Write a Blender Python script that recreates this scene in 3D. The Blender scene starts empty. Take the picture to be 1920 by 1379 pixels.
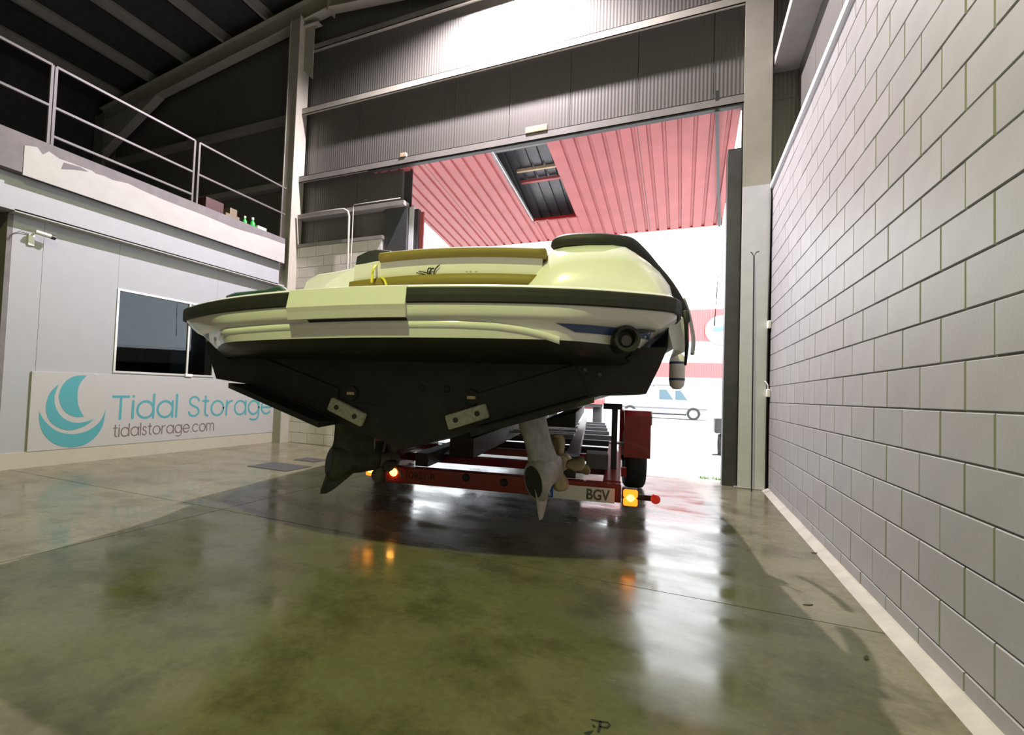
import bpy, bmesh, math, random
from mathutils import Vector, Matrix
from mathutils.geometry import tessellate_polygon
random.seed(7)
S = bpy.context.scene
COL = S.collection
pi = math.pi

# ------------------------------------------------------------------ camera
CAM = Vector((-1.01067, -7.27448, 1.11798))
FPX, PPX, PPY = 918.379, 868.005, 702.183
RX, RY, RZ = 0.0336, -0.0368, 0.4219
RM = Matrix.Rotation(RZ, 3, 'Z') @ Matrix.Rotation(RX, 3, 'X') @ Matrix.Rotation(RY, 3, 'Y')
cd = bpy.data.cameras.new('camera')
cam = bpy.data.objects.new('camera', cd)
COL.objects.link(cam)
cd.sensor_width = 36.0
cd.lens = FPX * 36.0 / 1920.0
cd.shift_x = (960 - PPX) / 1920.0
cd.shift_y = (PPY - 689.5) / 1920.0
cd.clip_start = 0.02
cd.clip_end = 300
cam.matrix_world = Matrix.Translation(CAM) @ (RM @ Matrix.Rotation(pi / 2, 3, 'X')).to_4x4()
S.camera = cam

# ------------------------------------------------------------------ world, exposure
SKY = 6.0
w = bpy.data.worlds.new('overcast_sky')
S.world = w
w.use_nodes = True
bg = w.node_tree.nodes['Background']
bg.inputs[0].default_value = (0.93, 0.97, 1.0, 1)
bg.inputs[1].default_value = SKY
S.view_settings.view_transform = 'Standard'
S.view_settings.look = 'None'
S.view_settings.exposure = 0.0
S.view_settings.gamma = 1.0
S.view_settings.use_curve_mapping = False
LAMP_A = (4300.0, (1.0, 0.88, 0.97))      # high-bay lamp hanging by the door wall
LAMP_B = (1220.0, (0.92, 1.0, 0.36))      # high-bay lamp over the photographer

# ------------------------------------------------------------------ pixel helpers (direction from the photo, distance from a surface)
def ray(x, y):
    return RM @ Vector(((x - PPX) / FPX, 1.0, -(y - PPY) / FPX))
def onX(x, y, X):
    d = ray(x, y); return CAM + d * ((X - CAM.x) / d.x)
def onY(x, y, Y):
    d = ray(x, y); return CAM + d * ((Y - CAM.y) / d.y)
def onZ(x, y, Z=0.0):
    d = ray(x, y); return CAM + d * ((Z - CAM.z) / d.z)
TH = math.radians(9.3)
BO = Vector((-2.695, -4.59, 0))
UR = Vector((math.cos(TH), math.sin(TH), 0)); VF = Vector((-math.sin(TH), math.cos(TH), 0))
def loc(P):
    P = P - BO; return Vector((P.dot(UR), P.dot(VF), P.z))
def bv(x, y, v):      # a pixel on the athwartships plane v of the boat
    d = ray(x, y); return loc(CAM + d * (((BO - CAM).dot(VF) + v) / d.dot(VF)))

# ------------------------------------------------------------------ materials
MATS = {}
def mat(name, col, rough=0.5, metal=0.0, vary=0.0, scale=6.0, bump=0.0, bscale=40.0, coat=0.0, spec=0.5, emit=None, estr=0.0, stretch=None):
    m = bpy.data.materials.new(name); m.use_nodes = True
    nt = m.node_tree; b = nt.nodes['Principled BSDF']
    b.inputs['Base Color'].default_value = (*col, 1)
    b.inputs['Roughness'].default_value = rough
    b.inputs['Metallic'].default_value = metal
    b.inputs['Coat Weight'].default_value = coat
    b.inputs['Specular IOR Level'].default_value = spec
    tc = nt.nodes.new('ShaderNodeTexCoord')
    src = tc.outputs['Object']
    if stretch:
        mp = nt.nodes.new('ShaderNodeMapping'); mp.inputs['Scale'].default_value = stretch
        nt.links.new(src, mp.inputs['Vector']); src = mp.outputs['Vector']
    if vary > 0:
        n = nt.nodes.new('ShaderNodeTexNoise'); n.inputs['Scale'].default_value = scale; n.inputs['Detail'].default_value = 6
        nt.links.new(src, n.inputs['Vector'])
        r = nt.nodes.new('ShaderNodeValToRGB')
        r.color_ramp.elements[0].position = 0.3; r.color_ramp.elements[1].position = 0.72
        r.color_ramp.elements[0].color = (*[c * (1 - vary) for c in col], 1)
        r.color_ramp.elements[1].color = (*[min(1, c * (1 + vary)) for c in col], 1)
        nt.links.new(n.outputs['Fac'], r.inputs['Fac']); nt.links.new(r.outputs['Color'], b.inputs['Base Color'])
    if bump > 0:
        n2 = nt.nodes.new('ShaderNodeTexNoise'); n2.inputs['Scale'].default_value = bscale; n2.inputs['Detail'].default_value = 4
        nt.links.new(src, n2.inputs['Vector'])
        bp = nt.nodes.new('ShaderNodeBump'); bp.inputs['Strength'].default_value = bump; bp.inputs['Distance'].default_value = 0.01
        nt.links.new(n2.outputs['Fac'], bp.inputs['Height']); nt.links.new(bp.outputs['Normal'], b.inputs['Normal'])
    if emit:
        b.inputs['Emission Color'].default_value = (*emit, 1); b.inputs['Emission Strength'].default_value = estr
    MATS[name] = m
    return m

def floor_material():
    m = bpy.data.materials.new('polished_concrete'); m.use_nodes = True
    nt = m.node_tree; b = nt.nodes['Principled BSDF']; L = nt.links.new
    tc = nt.nodes.new('ShaderNodeTexCoord')
    geo = nt.nodes.new('ShaderNodeNewGeometry')
    def noise(sc, det=6, rg=0.55, st=(1, 1, 1)):
        mp = nt.nodes.new('ShaderNodeMapping'); mp.inputs['Scale'].default_value = st
        L(geo.outputs['Position'], mp.inputs['Vector'])
        n = nt.nodes.new('ShaderNodeTexNoise'); n.inputs['Scale'].default_value = sc; n.inputs['Detail'].default_value = det
        n.inputs['Roughness'].default_value = rg; L(mp.outputs['Vector'], n.inputs['Vector']); return n.outputs['Fac']
    def ramp(f, a, ca, c, cb):
        r = nt.nodes.new('ShaderNodeValToRGB'); e = r.color_ramp.elements
        e[0].position = a; e[0].color = (*ca, 1); e[1].position = c; e[1].color = (*cb, 1); L(f, r.inputs['Fac']); return r.outputs['Color']
    big = ramp(noise(0.9, 8, 0.62), 0.32, (0.120, 0.114, 0.073), 0.72, (0.195, 0.183, 0.122))
    spots = ramp(noise(2.6, 7, 0.7), 0.36, (0.62, 0.60, 0.57), 0.53, (1, 1, 1))
    fine = ramp(noise(28, 5, 0.6), 0.3, (0.86, 0.86, 0.86), 0.7, (1.06, 1.06, 1.06))
    def mul(a, c):
        x = nt.nodes.new('ShaderNodeMix'); x.data_type = 'RGBA'; x.blend_type = 'MULTIPLY'; x.inputs[0].default_value = 1.0
        L(a, x.inputs[6]); L(c, x.inputs[7]); return x.outputs[2]
    L(mul(mul(big, spots), fine), b.inputs['Base Color'])
    rg = nt.nodes.new('ShaderNodeMapRange'); rg.inputs['From Min'].default_value = 0.35; rg.inputs['From Max'].default_value = 0.65
    rg.inputs['To Min'].default_value = 0.09; rg.inputs['To Max'].default_value = 0.30
    L(noise(2.4, 4, 0.5, (0.7, 1.3, 1)), rg.inputs['Value']); L(rg.outputs['Result'], b.inputs['Roughness'])
    b.inputs['Specular IOR Level'].default_value = 0.30
    bp = nt.nodes.new('ShaderNodeBump'); bp.inputs['Strength'].default_value = 0.10; bp.inputs['Distance'].default_value = 0.02
    L(noise(2.2, 3, 0.5), bp.inputs['Height']); L(bp.outputs['Normal'], b.inputs['Normal'])
    MATS['floor'] = m
    return m

def panel_material():
    m = bpy.data.materials.new('ribbed_sandwich_panel'); m.use_nodes = True
    nt = m.node_tree; b = nt.nodes['Principled BSDF']; L = nt.links.new
    geo = nt.nodes.new('ShaderNodeNewGeometry'); sep = nt.nodes.new('ShaderNodeSeparateXYZ'); L(geo.outputs['Position'], sep.inputs[0])
    a = nt.nodes.new('ShaderNodeMath'); a.operation = 'ADD'; L(sep.outputs['X'], a.inputs[0]); L(sep.outputs['Y'], a.inputs[1])
    s = nt.nodes.new('ShaderNodeMath'); s.operation = 'MULTIPLY'; s.inputs[1].default_value = 2 * pi / 0.05; L(a.outputs[0], s.inputs[0])
    c = nt.nodes.new('ShaderNodeMath'); c.operation = 'SINE'; L(s.outputs[0], c.inputs[0])
    bp = nt.nodes.new('ShaderNodeBump'); bp.inputs['Strength'].default_value = 0.22; bp.inputs['Distance'].default_value = 0.006
    L(c.outputs[0], bp.inputs['Height']); L(bp.outputs['Normal'], b.inputs['Normal'])
    b.inputs['Base Color'].default_value = (0.13, 0.127, 0.113, 1); b.inputs['Roughness'].default_value = 0.36; b.inputs['Metallic'].default_value = 0.25
    MATS['panel'] = m
    return m

def glass_material():
    m = bpy.data.materials.new('window_glass'); m.use_nodes = True
    nt = m.node_tree; nt.nodes.remove(nt.nodes['Principled BSDF']); out = nt.nodes['Material Output']
    t = nt.nodes.new('ShaderNodeBsdfTransparent'); t.inputs[0].default_value = (0.55, 0.6, 0.62, 1)
    g = nt.nodes.new('ShaderNodeBsdfGlossy'); g.inputs['Roughness'].default_value = 0.02; g.inputs['Color'].default_value = (0.9, 0.94, 1, 1)
    f = nt.nodes.new('ShaderNodeFresnel'); f.inputs[0].default_value = 1.32
    x = nt.nodes.new('ShaderNodeMixShader'); nt.links.new(f.outputs[0], x.inputs[0]); nt.links.new(t.outputs[0], x.inputs[1]); nt.links.new(g.outputs[0], x.inputs[2])
    nt.links.new(x.outputs[0], out.inputs['Surface'])
    MATS['glass'] = m
    return m

floor_material(); panel_material(); glass_material()
mat('mortar', (0.23, 0.225, 0.21), 0.9, vary=0.12, bump=0.3)
for i in range(4):
    k = (0.30, 0.29, 0.31, 0.295)[i]
    mat('block%d' % i, (k, k * 0.99, k * 0.96), 0.45, vary=0.07, scale=3.0, bump=0.05, bscale=60, spec=0.12)
mat('rear_block', (0.60, 0.58, 0.53), 0.6, vary=0.07, scale=3.0, bump=0.06, bscale=60)  # lighter copy of the block colour, lamp light on the rear wall painted in
mat('cement', (0.36, 0.345, 0.30), 0.75, vary=0.15, bump=0.3, bscale=20)
mat('steel_paint', (0.36, 0.345, 0.285), 0.5, vary=0.08, scale=3)
mat('steel_dull', (0.22, 0.21, 0.19), 0.55, vary=0.12, scale=3)
mat('column_white', (0.60, 0.61, 0.64), 0.5, vary=0.05)
mat('dark_steel', (0.045, 0.045, 0.047), 0.5, vary=0.2)
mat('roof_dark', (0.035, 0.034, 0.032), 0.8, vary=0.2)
mat('office_white', (0.33, 0.345, 0.36), 0.55, vary=0.02)
mat('plaster', (0.36, 0.36, 0.335), 0.7, vary=0.04, bump=0.1)
mat('slab_grey', (0.15, 0.14, 0.14), 0.8, vary=0.12)
mat('rail_paint', (0.085, 0.078, 0.07), 0.5)
mat('kick', (0.42, 0.40, 0.32), 0.5, vary=0.04)
mat('banner', (0.40, 0.40, 0.39), 0.4)
mat('teal', (0.075, 0.30, 0.34), 0.45)
mat('ink', (0.16, 0.13, 0.13), 0.5)
mat('black', (0.012, 0.012, 0.013), 0.45)
mat('rubber', (0.02, 0.02, 0.021), 0.6, vary=0.2, scale=15)
mat('tyre', (0.03, 0.03, 0.03), 0.8)
mat('frame_alu', (0.62, 0.61, 0.58), 0.35, metal=0.4)
mat('door_red', (0.36, 0.09, 0.088), 0.45, vary=0.10, scale=2.5, bump=0.12, bscale=9)
mat('door_back', (0.10, 0.10, 0.105), 0.4, metal=0.5, vary=0.1)
mat('trailer_red', (0.30, 0.012, 0.010), 0.28, vary=0.15, coat=0.4)
mat('galv', (0.45, 0.46, 0.47), 0.4, metal=0.7, vary=0.15)
mat('gelcoat', (0.84, 0.83, 0.85), 0.16, coat=0.5, vary=0.01)
mat('antifoul', (0.022, 0.022, 0.021), 0.42, vary=0.35, scale=7, bump=0.15, bscale=25, spec=0.35)
mat('stripe_blue', (0.045, 0.075, 0.20), 0.3)
mat('mustard', (0.215, 0.16, 0.028), 0.6, vary=0.06)
mat('seat_white', (0.70, 0.68, 0.66), 0.5)
mat('chrome', (0.75, 0.75, 0.75), 0.15, metal=1.0)
mat('anode', (0.55, 0.55, 0.46), 0.75, vary=0.22, scale=45, bump=0.4, bscale=60)
mat('brass', (0.62, 0.48, 0.30), 0.4, metal=0.3)
mat('pod_grey', (0.34, 0.33, 0.31), 0.55, vary=0.25, scale=14, bump=0.25, bscale=40)
mat('pod_shaded', (0.075, 0.08, 0.06), 0.6, vary=0.4, scale=10, bump=0.25, bscale=40)  # port pod: darkened copy of the pod grey, shade put into the colour
mat('prop', (0.44, 0.36, 0.22), 0.45, vary=0.12, scale=9)
mat('prop_shaded', (0.16, 0.14, 0.12), 0.45, vary=0.2)  # port propellers: darkened copy, shade put into the colour
mat('rope', (0.75, 0.66, 0.06), 0.7)
mat('tarp', (0.012, 0.05, 0.03), 0.5, vary=0.4, scale=9)
mat('amber', (1.0, 0.25, 0.02), 0.25, emit=(1.0, 0.16, 0.01), estr=3.2)
mat('amber_hot', (1.0, 0.5, 0.1), 0.25, emit=(1.0, 0.42, 0.06), estr=9.0)
mat('red_lens', (0.6, 0.02, 0.02), 0.25, emit=(1.0, 0.05, 0.03), estr=0.25)
mat('plate', (0.95, 0.93, 0.90), 0.4)
mat('plate_blue', (0.02, 0.14, 0.55), 0.4)
mat('keel_wood', (0.075, 0.055, 0.04), 0.7, vary=0.3, scale=8)
mat('timber', (0.52, 0.40, 0.26), 0.8, vary=0.2, scale=20)
mat('asphalt', (0.55, 0.55, 0.54), 0.9, vary=0.1)
mat('far_red', (0.45, 0.13, 0.13), 0.6)
mat('far_white', (0.45, 0.46, 0.48), 0.6)
mat('van_white', (0.30, 0.32, 0.35), 0.3, coat=0.3)
mat('van_glass', (0.10, 0.15, 0.18), 0.15)
mat('sign_blue', (0.12, 0.2, 0.32), 0.5)
mat('grass', (0.10, 0.22, 0.03), 0.8)
mat('plastic_white', (0.8, 0.79, 0.76), 0.4)
mat('crate', (0.05, 0.016, 0.014), 0.6)
mat('cardboard', (0.16, 0.125, 0.085), 0.8, vary=0.1)
mat('bottle_green', (0.03, 0.36, 0.05), 0.2)
mat('leaf', (0.06, 0.05, 0.035), 0.8)
mat('marker', (0.02, 0.022, 0.018), 0.7)
mat('shade', (0.35, 0.35, 0.34), 0.35, metal=0.6)
mat('bulb', (1, 1, 1), 0.3, emit=(1.0, 0.95, 0.88), estr=40)
mat('bulb_green', (1, 1, 1), 0.3, emit=(0.93, 1.0, 0.55), estr=30)

# ------------------------------------------------------------------ mesh helpers
def obj(name, bm, m, parent=None, smooth=False, bevel=0.0, seg=2):
    bmesh.ops.recalc_face_normals(bm, faces=bm.faces)
    me = bpy.data.meshes.new(name); bm.to_mesh(me); bm.free()
    if m is not None:
        for x in (m if isinstance(m, (list, tuple)) else [m]): me.materials.append(MATS[x])
    if smooth:
        for p in me.polygons: p.use_smooth = True
    o = bpy.data.objects.new(name, me); COL.objects.link(o)
    if parent is not None: o.parent = parent
    if bevel > 0:
        md = o.modifiers.new('bevel', 'BEVEL'); md.width = bevel; md.segments = seg; md.limit_method = 'ANGLE'
        for p in me.polygons: p.use_smooth = True
        w_ = o.modifiers.new('wn', 'WEIGHTED_NORMAL')
    return o
def tag(o, label, cat, group=None, kind=None):
    o['label'] = label; o['category'] = cat
    if group: o['group'] = group
    if kind: o['kind'] = kind
    return o
def thing(name, label, cat, loc_=(0, 0, 0), rz=0.0, group=None, kind=None):
    o = bpy.data.objects.new(name, None); COL.objects.link(o)
    o.location = loc_; o.rotation_euler = (0, 0, rz); o.empty_display_size = 0.1
    return tag(o, label, cat, group, kind)
def box(bm, a, b):
    x0, y0, z0 = a; x1, y1, z1 = b
    v = [bm.verts.new(p) for p in ((x0,y0,z0),(x1,y0,z0),(x1,y1,z0),(x0,y1,z0),(x0,y0,z1),(x1,y0,z1),(x1,y1,z1),(x0,y1,z1))]
    for f in ((0,3,2,1),(4,5,6,7),(0,1,5,4),(1,2,6,5),(2,3,7,6),(3,0,4,7)): bm.faces.new([v[i] for i in f])
    return bm
def B(a, b): return box(bmesh.new(), a, b)
def hexa(bm, P):      # eight corners, bottom four then top four
    v = [bm.verts.new(p) for p in P]
    for f in ((0,3,2,1),(4,5,6,7),(0,1,5,4),(1,2,6,5),(2,3,7,6),(3,0,4,7)): bm.faces.new([v[i] for i in f])
    return bm
def bar(bm, p, q, wd, ht, up=(0, 0, 1)):   # rectangular bar from p to q
    p = Vector(p); q = Vector(q); d = (q - p).normalized(); s = d.cross(Vector(up)).normalized(); t = s.cross(d)
    c = [(-wd/2, -ht/2), (wd/2, -ht/2), (wd/2, ht/2), (-wd/2, ht/2)]
    return hexa(bm, [p + s*a + t*b for a, b in c] + [q + s*a + t*b for a, b in c])
def tube(bm, pts, r, n=8, cap=True):
    pts = [Vector(p) for p in pts]; rings = []
    up = Vector((0, 0, 1))
    for i, p in enumerate(pts):
        d = (pts[min(i+1, len(pts)-1)] - pts[max(i-1, 0)]).normalized()
        s = d.cross(up)
        if s.length < 0.05: s = d.cross(Vector((1, 0, 0)))
        s.normalize(); t = s.cross(d)
        rr = r[i] if isinstance(r, (list, tuple)) else r
        rings.append([bm.verts.new(p + s*rr*math.cos(2*pi*k/n) + t*rr*math.sin(2*pi*k/n)) for k in range(n)])
    for a, b in zip(rings, rings[1:]):
        for k in range(n): bm.faces.new((a[k], a[(k+1)%n], b[(k+1)%n], b[k]))
    if cap: bm.faces.new(rings[0][::-1]); bm.faces.new(rings[-1])
    return bm
def loft(bm, rows, closed=False, caps=False):
    R_ = [[bm.verts.new(p) for p in r] for r in rows]
    for a, b in zip(R_, R_[1:]):
        n = len(a)
        for k in range(n if closed else n-1): bm.faces.new((a[k], a[(k+1)%n], b[(k+1)%n], b[k]))
    if caps: bm.faces.new(R_[0][::-1]); bm.faces.new(R_[-1])
    return bm
def prism(bm, poly, d):   # polygon (3-D points) extruded by the vector d
    d = Vector(d); a = [bm.verts.new(Vector(p)) for p in poly]; b = [bm.verts.new(Vector(p) + d) for p in poly]
    n = len(a)
    if n <= 4: bm.faces.new(a[::-1]); bm.faces.new(b)
    else:
        for i, j, k in tessellate_polygon([[v.co.copy() for v in a]]): bm.faces.new((a[i], a[j], a[k])); bm.faces.new((b[k], b[j], b[i]))
    for k in range(n): bm.faces.new((a[k], a[(k+1)%n], b[(k+1)%n], b[k]))
    return bm
def lathe(bm, prof, n=24, M=Matrix.Identity(4)):   # (r, h) around local z
    rows = []
    for k in range(n):
        a = 2*pi*k/n; rows.append([bm.verts.new(M @ Vector((r*math.cos(a), r*math.sin(a), h))) for r, h in prof])
    for k in range(n):
        a, b = rows[k], rows[(k+1) % n]
        for i in range(len(prof)-1): bm.faces.new((a[i], b[i], b[i+1], a[i+1]))
    bmesh.ops.remove_doubles(bm, verts=bm.verts, dist=1e-6)
    return bm
def ribbon(bm, pts, wd, O_, ex, ey, thick):   # flat stroke drawn in the plane (O_, ex, ey), proud by thick
    ex = Vector(ex); ey = Vector(ey); O_ = Vector(O_); n = ex.cross(ey).normalized()
    P = [Vector((p[0], p[1])) for p in pts]; Lf, Rt = [], []
    for i, p in enumerate(P):
        d = (P[min(i+1, len(P)-1)] - P[max(i-1, 0)]).normalized(); s = Vector((-d.y, d.x))
        Lf.append(p + s*wd/2); Rt.append(p - s*wd/2)
    def cap(c, d):
        s = Vector((-d.y, d.x)); return [c + s*math.cos(t)*wd/2 + d*math.sin(t)*wd/2 for t in [pi*k/6 for k in range(1, 6)]]
    dE = (P[-1]-P[-2]).normalized(); dS = (P[0]-P[1]).normalized()
    w3 = lambda p: O_ + ex*p.x + ey*p.y + n*thick
    vl = [bm.verts.new(w3(p)) for p in Lf]; vr = [bm.verts.new(w3(p)) for p in Rt]
    for i in range(len(P)-1): bm.faces.new((vr[i], vr[i+1], vl[i+1], vl[i]))
    ce = [bm.verts.new(w3(p)) for p in cap(P[-1], dE)]; bm.faces.new([vl[-1]] + ce + [vr[-1]])
    cs = [bm.verts.new(w3(p)) for p in cap(P[0], dS)]; bm.faces.new([vr[0]] + cs + [vl[0]])
    return bm
def arc(cx, cy, r, a0, a1, n=18):
    return [(cx + r*math.cos(math.radians(a0+(a1-a0)*k/n)), cy + r*math.sin(math.radians(a0+(a1-a0)*k/n))) for k in range(n+1)]
GL = {   # a thin round single-stroke alphabet: strokes, advance
 'T': ([[(0,1.27),(.9,1.27)],[(.45,1.27),(.45,0)]], .9), 'i': ([[(0,0),(0,1)],[(0,1.27),(0,1.30)]], 0),
 'd': ([arc(.5,.5,.5,0,360,28),[(1,0),(1,1.41)]], 1), 'a': ([arc(.5,.5,.5,0,360,28),[(1,0),(1,1)]], 1), 'l': ([[(0,0),(0,1.41)]], 0),
 'S': ([[(.74,1.02),(.66,1.18),(.48,1.27),(.28,1.26),(.1,1.14),(.05,.97),(.12,.8),(.3,.69),(.5,.61),(.68,.5),(.76,.33),(.7,.14),(.52,.02),(.3,0),(.1,.1),(.02,.26)]], .78),
 's': ([[(.5,.84),(.42,.95),(.28,1),(.13,.95),(.06,.82),(.1,.66),(.25,.55),(.42,.46),(.52,.33),(.5,.13),(.36,.01),(.2,0),(.07,.08),(.02,.2)]], .54),
 't': ([[(.2,1.32),(.2,.22),(.27,.06),(.42,0)],[(0,1),(.42,1)]], .42), 'o': ([arc(.5,.5,.5,0,360,28)], 1),
 'r': ([[(0,0),(0,1)],[(0,.5),(.06,.75),(.22,.94),(.45,1)]], .45), 'g': ([arc(.5,.5,.5,0,360,28),[(1,1),(1,-.1),(.92,-.3),(.72,-.42),(.45,-.44),(.2,-.36)]], 1),
 'e': ([[(.02,.5),(1,.5)],arc(.5,.5,.5,0,318,24)], 1), 'c': ([arc(.5,.5,.5,45,315,22)], .9), '.': ([[(0,.02),(0,.05)]], 0),
 'm': ([[(0,0),(0,1)],[(0,.62)]+arc(.3,.7,.3,180,0,10)+[(.6,0)],[(.6,.62)]+arc(.9,.7,.3,180,0,10)+[(1.2,0)]], 1.2), ' ': ([], .35)}
def write(bm, text, O_, ex, ey, xh, width, stroke, thick, gap=.27):
    x = 0; strokes = []
    for ch in text:
        st, adv = GL[ch]; strokes += [[(x+a, b) for a, b in s] for s in st]; x += adv + gap
    sx = width / (x - gap)
    for i, s in enumerate(strokes): ribbon(bm, [(a*sx, b*xh) for a, b in s], stroke, O_, ex, ey, thick + .0005*(i % 3))
    return bm
def font_mesh(text, size, O_, ex, ey, thick, bold=0.0):
    c = bpy.data.curves.new('t', 'FONT'); c.body = text; c.size = size; c.offset = bold
    o = bpy.data.objects.new('t', c); COL.objects.link(o)
    dg = bpy.context.evaluated_depsgraph_get(); me = bpy.data.meshes.new_from_object(o.evaluated_get(dg))
    bpy.data.objects.remove(o); bpy.data.curves.remove(c)
    ex = Vector(ex); ey = Vector(ey); n = ex.cross(ey); bm = bmesh.new(); bm.from_mesh(me); bpy.data.meshes.remove(me)
    for v in bm.verts: v.co = Vector(O_) + ex*v.co.x + ey*v.co.y + n*thick
    return bm

# ================================================================== SETTING
# ---- floor
fl = tag(obj('floor', B((-14.7, -11, -.25), (.30, .30, -.006)), 'slab_grey'), 'polished grey-green concrete floor of the warehouse hall', 'floor', kind='structure')
JX, JY, g = -4.674, -4.17, .004
xs = [-14.7, -9.5, JX, .30]; ys = [-11, JY, .30]
for i in range(3):
    for j in range(2):
        obj('slab', B((xs[i]+g, ys[j]+g, -.006), (xs[i+1]-g, ys[j+1]-g, 0)), 'floor', fl)
tag(obj('manhole_cover', B((-6.3, -2.42, 0), (-5.62, -1.95, .006)), 'dark_steel'), 'dark square steel floor cover, the nearer of two beside the office', 'floor cover', 'steel covers in the floor')
tag(obj('manhole_cover', B((-6.25, -1.62, 0), (-5.85, -1.32, .006)), 'dark_steel'), 'small dark floor cover, the one closer to the block wall', 'floor cover', 'steel covers in the floor')
bm = bmesh.new()
mk = [[(1110,1351),(1124,1354),(1140,1356),(1143,1361),(1138,1366),(1126,1364)], [(1126,1355),(1122,1374)], [(1113,1362),(1114,1364)], [(1098,1376),(1112,1372),(1103,1379),(1090,1388)]]
for s in mk:
    ribbon(bm, [tuple(onZ(*q)[:2]) for q in s], .010, (0, 0, 0), (1, 0, 0), (0, 1, 0), .0015)
tag(obj('floor_marking', bm, 'marker'), 'dark pencilled letters P:2 scribbled on the concrete floor', 'marking')
for q, ang, lb in (((1515,1135), .5, 'dark dry leaf on the floor near the long joint'), ((1625,1235), 1.2, 'dark dry leaf on the floor, nearest to the camera'), ((1530,1038), .2, 'tiny dark leaf lying farther back near the wall foot')):
    c = onZ(*q); bm = bmesh.new()
    d = Vector((math.cos(ang), math.sin(ang), 0)); s = Vector((-d.y, d.x, 0))
    prism(bm, [c+d*.03, c+d*.012+s*.009, c-d*.015+s*.008, c-d*.03, c-d*.012-s*.008, c+d*.012-s*.006], (0, 0, .004))
    for v in bm.verts: v.co.z += .0005
    tag(obj('dry_leaf', bm, 'leaf'), lb, 'leaf', 'dry leaves on the floor')

# ---- right wall: concrete blocks
wr = tag(obj('wall_right', B((.006, -11, 0), (.30, .30, 3.865)), 'mortar'), 'light grey painted concrete block wall on the right', 'wall', kind='structure')
K0, J0, MT = 1.1093, -4.717, .0038
rows = [(k, K0 + .2*k, K0 + .2*(k+1)) for k in range(-5, 13)]
rows = [(-6, .0, K0 - 1.0)] + rows + [(13, K0 + 2.6, 3.865)]
proto = {}
stuff = bmesh.new(); nblk = 0
def block_mesh(w_, h_, m_):
    key = (round(w_, 3), round(h_, 3), m_)
    if key not in proto:
        bm = bmesh.new(); b = .003
        f = [(-w_/2+b, b), (w_/2-b, b), (w_/2-b, h_-b), (-w_/2+b, h_-b)]; o_ = [(-w_/2, 0), (w_/2, 0), (w_/2, h_), (-w_/2, h_)]
        F = [bm.verts.new((0, y, z)) for y, z in f]; G = [bm.verts.new((b, y, z)) for y, z in o_]; H_ = [bm.verts.new((.012, y, z)) for y, z in o_]
        bm.faces.new(F)
        for k in range(4):
            bm.faces.new((F[k], F[(k+1)%4], G[(k+1)%4], G[k])); bm.faces.new((G[k], G[(k+1)%4], H_[(k+1)%4], H_[k]))
        bmesh.ops.recalc_face_normals(bm, faces=bm.faces)
        me = bpy.data.meshes.new('block'); bm.to_mesh(me); bm.free(); me.materials.append(MATS[m_]); proto[key] = me
    return proto[key]
for k, z0, z1 in rows:
    y1 = 0.0; j = -24 if (k % 2 == 0) else -23
    edges = [J0 - .2*jj for jj in range(j, 25, 2)]
    edges = [e for e in edges if e < .02]
    top = min(.02, 1)
    prev = top
    for e in edges:
        if prev - e < .06: prev = e; continue
        a, b_ = e + MT, prev - MT
        if e > -5.75:
            m_ = 'block%d' % random.randrange(4)
            o = bpy.data.objects.new('block', block_mesh(b_ - a, z1 - z0 - 2*MT, m_)); COL.objects.link(o); o.parent = wr
            o.location = (random.uniform(-.0012, .0012), (a+b_)/2, z0 + MT); nblk += 1
        elif e > -9.5:
            box(stuff, (0, a, z0+MT), (.012, b_, z1-MT))
        prev = e
so = obj('block_field', stuff, 'block0', wr); so['kind'] = 'stuff'
# cement fillet at the wall foot, flashing on top
bm = bmesh.new()
prism(bm, [(.004, -11, 0), (-.075, -11, 0), (-.055, -11, .008), (-.012, -11, .03), (.004, -11, .032)], (0, 11, 0))
tag(obj('trim_1', bm, 'cement'), 'rough pale cement fillet along the foot of the block wall', 'trim', kind='structure')
tag(obj('trim_2', B((-.03, -11, 3.865), (.30, -.02, 3.925), ), 'column_white'), 'pale metal flashing on top of the right block wall', 'trim', kind='structure')
clad = thing('wall_side', 'dark grey ribbed cladding above the right block wall', 'wall', kind='structure')
for i in range(11):
    obj('panel', B((.30, -11+i*1.03, 3.9), (.36, -11+(i+1)*1.03-.008, 7.9)), 'panel', clad)
tag(obj('side_girt', B((0.0, -11, 5.5), (.30, .2, 5.62)), 'steel_dull', bevel=.004), 'dark steel side girt running above the right block wall', 'steel beam', kind='structure')

# ---- back (door) wall
wb = thing('wall_back', 'dark grey ribbed sandwich panel wall above the big door', 'wall', kind='structure')
RIDGE = -7.35
def roof_z(x): return 9.05 - .125*abs(x - RIDGE)
x = -14.7; 
while x < .3:
    x2 = min(x + 1.0, .36)
    zb = 0.0 if x2 <= -8.0 else (3.8 if x2 <= -5.6 else 5.13)
    bm = bmesh.new()
    a, b_ = x + .004, x2 - .004
    prism(bm, [(a, .20, zb), (b_, .20, zb), (b_, .20, roof_z(b_)), (a, .20, roof_z(a))], (0, .08, 0))
    obj('panel', bm, 'panel', wb); x = x2
obj('panel', B((-6.0, .12, 0), (-5.53, .20, 4.38)), 'door_back', wb)
obj('backing', B((-14.7, .285, 5.13), (.36, .30, 8.1)), 'dark_steel', wb); obj('backing', B((-14.7, .285, 0), (-5.55, .30, 5.13)), 'dark_steel', wb); obj('corner_panel', B((-.34, .20, 0), (.36, .28, 5.126)), 'panel', wb)
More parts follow.
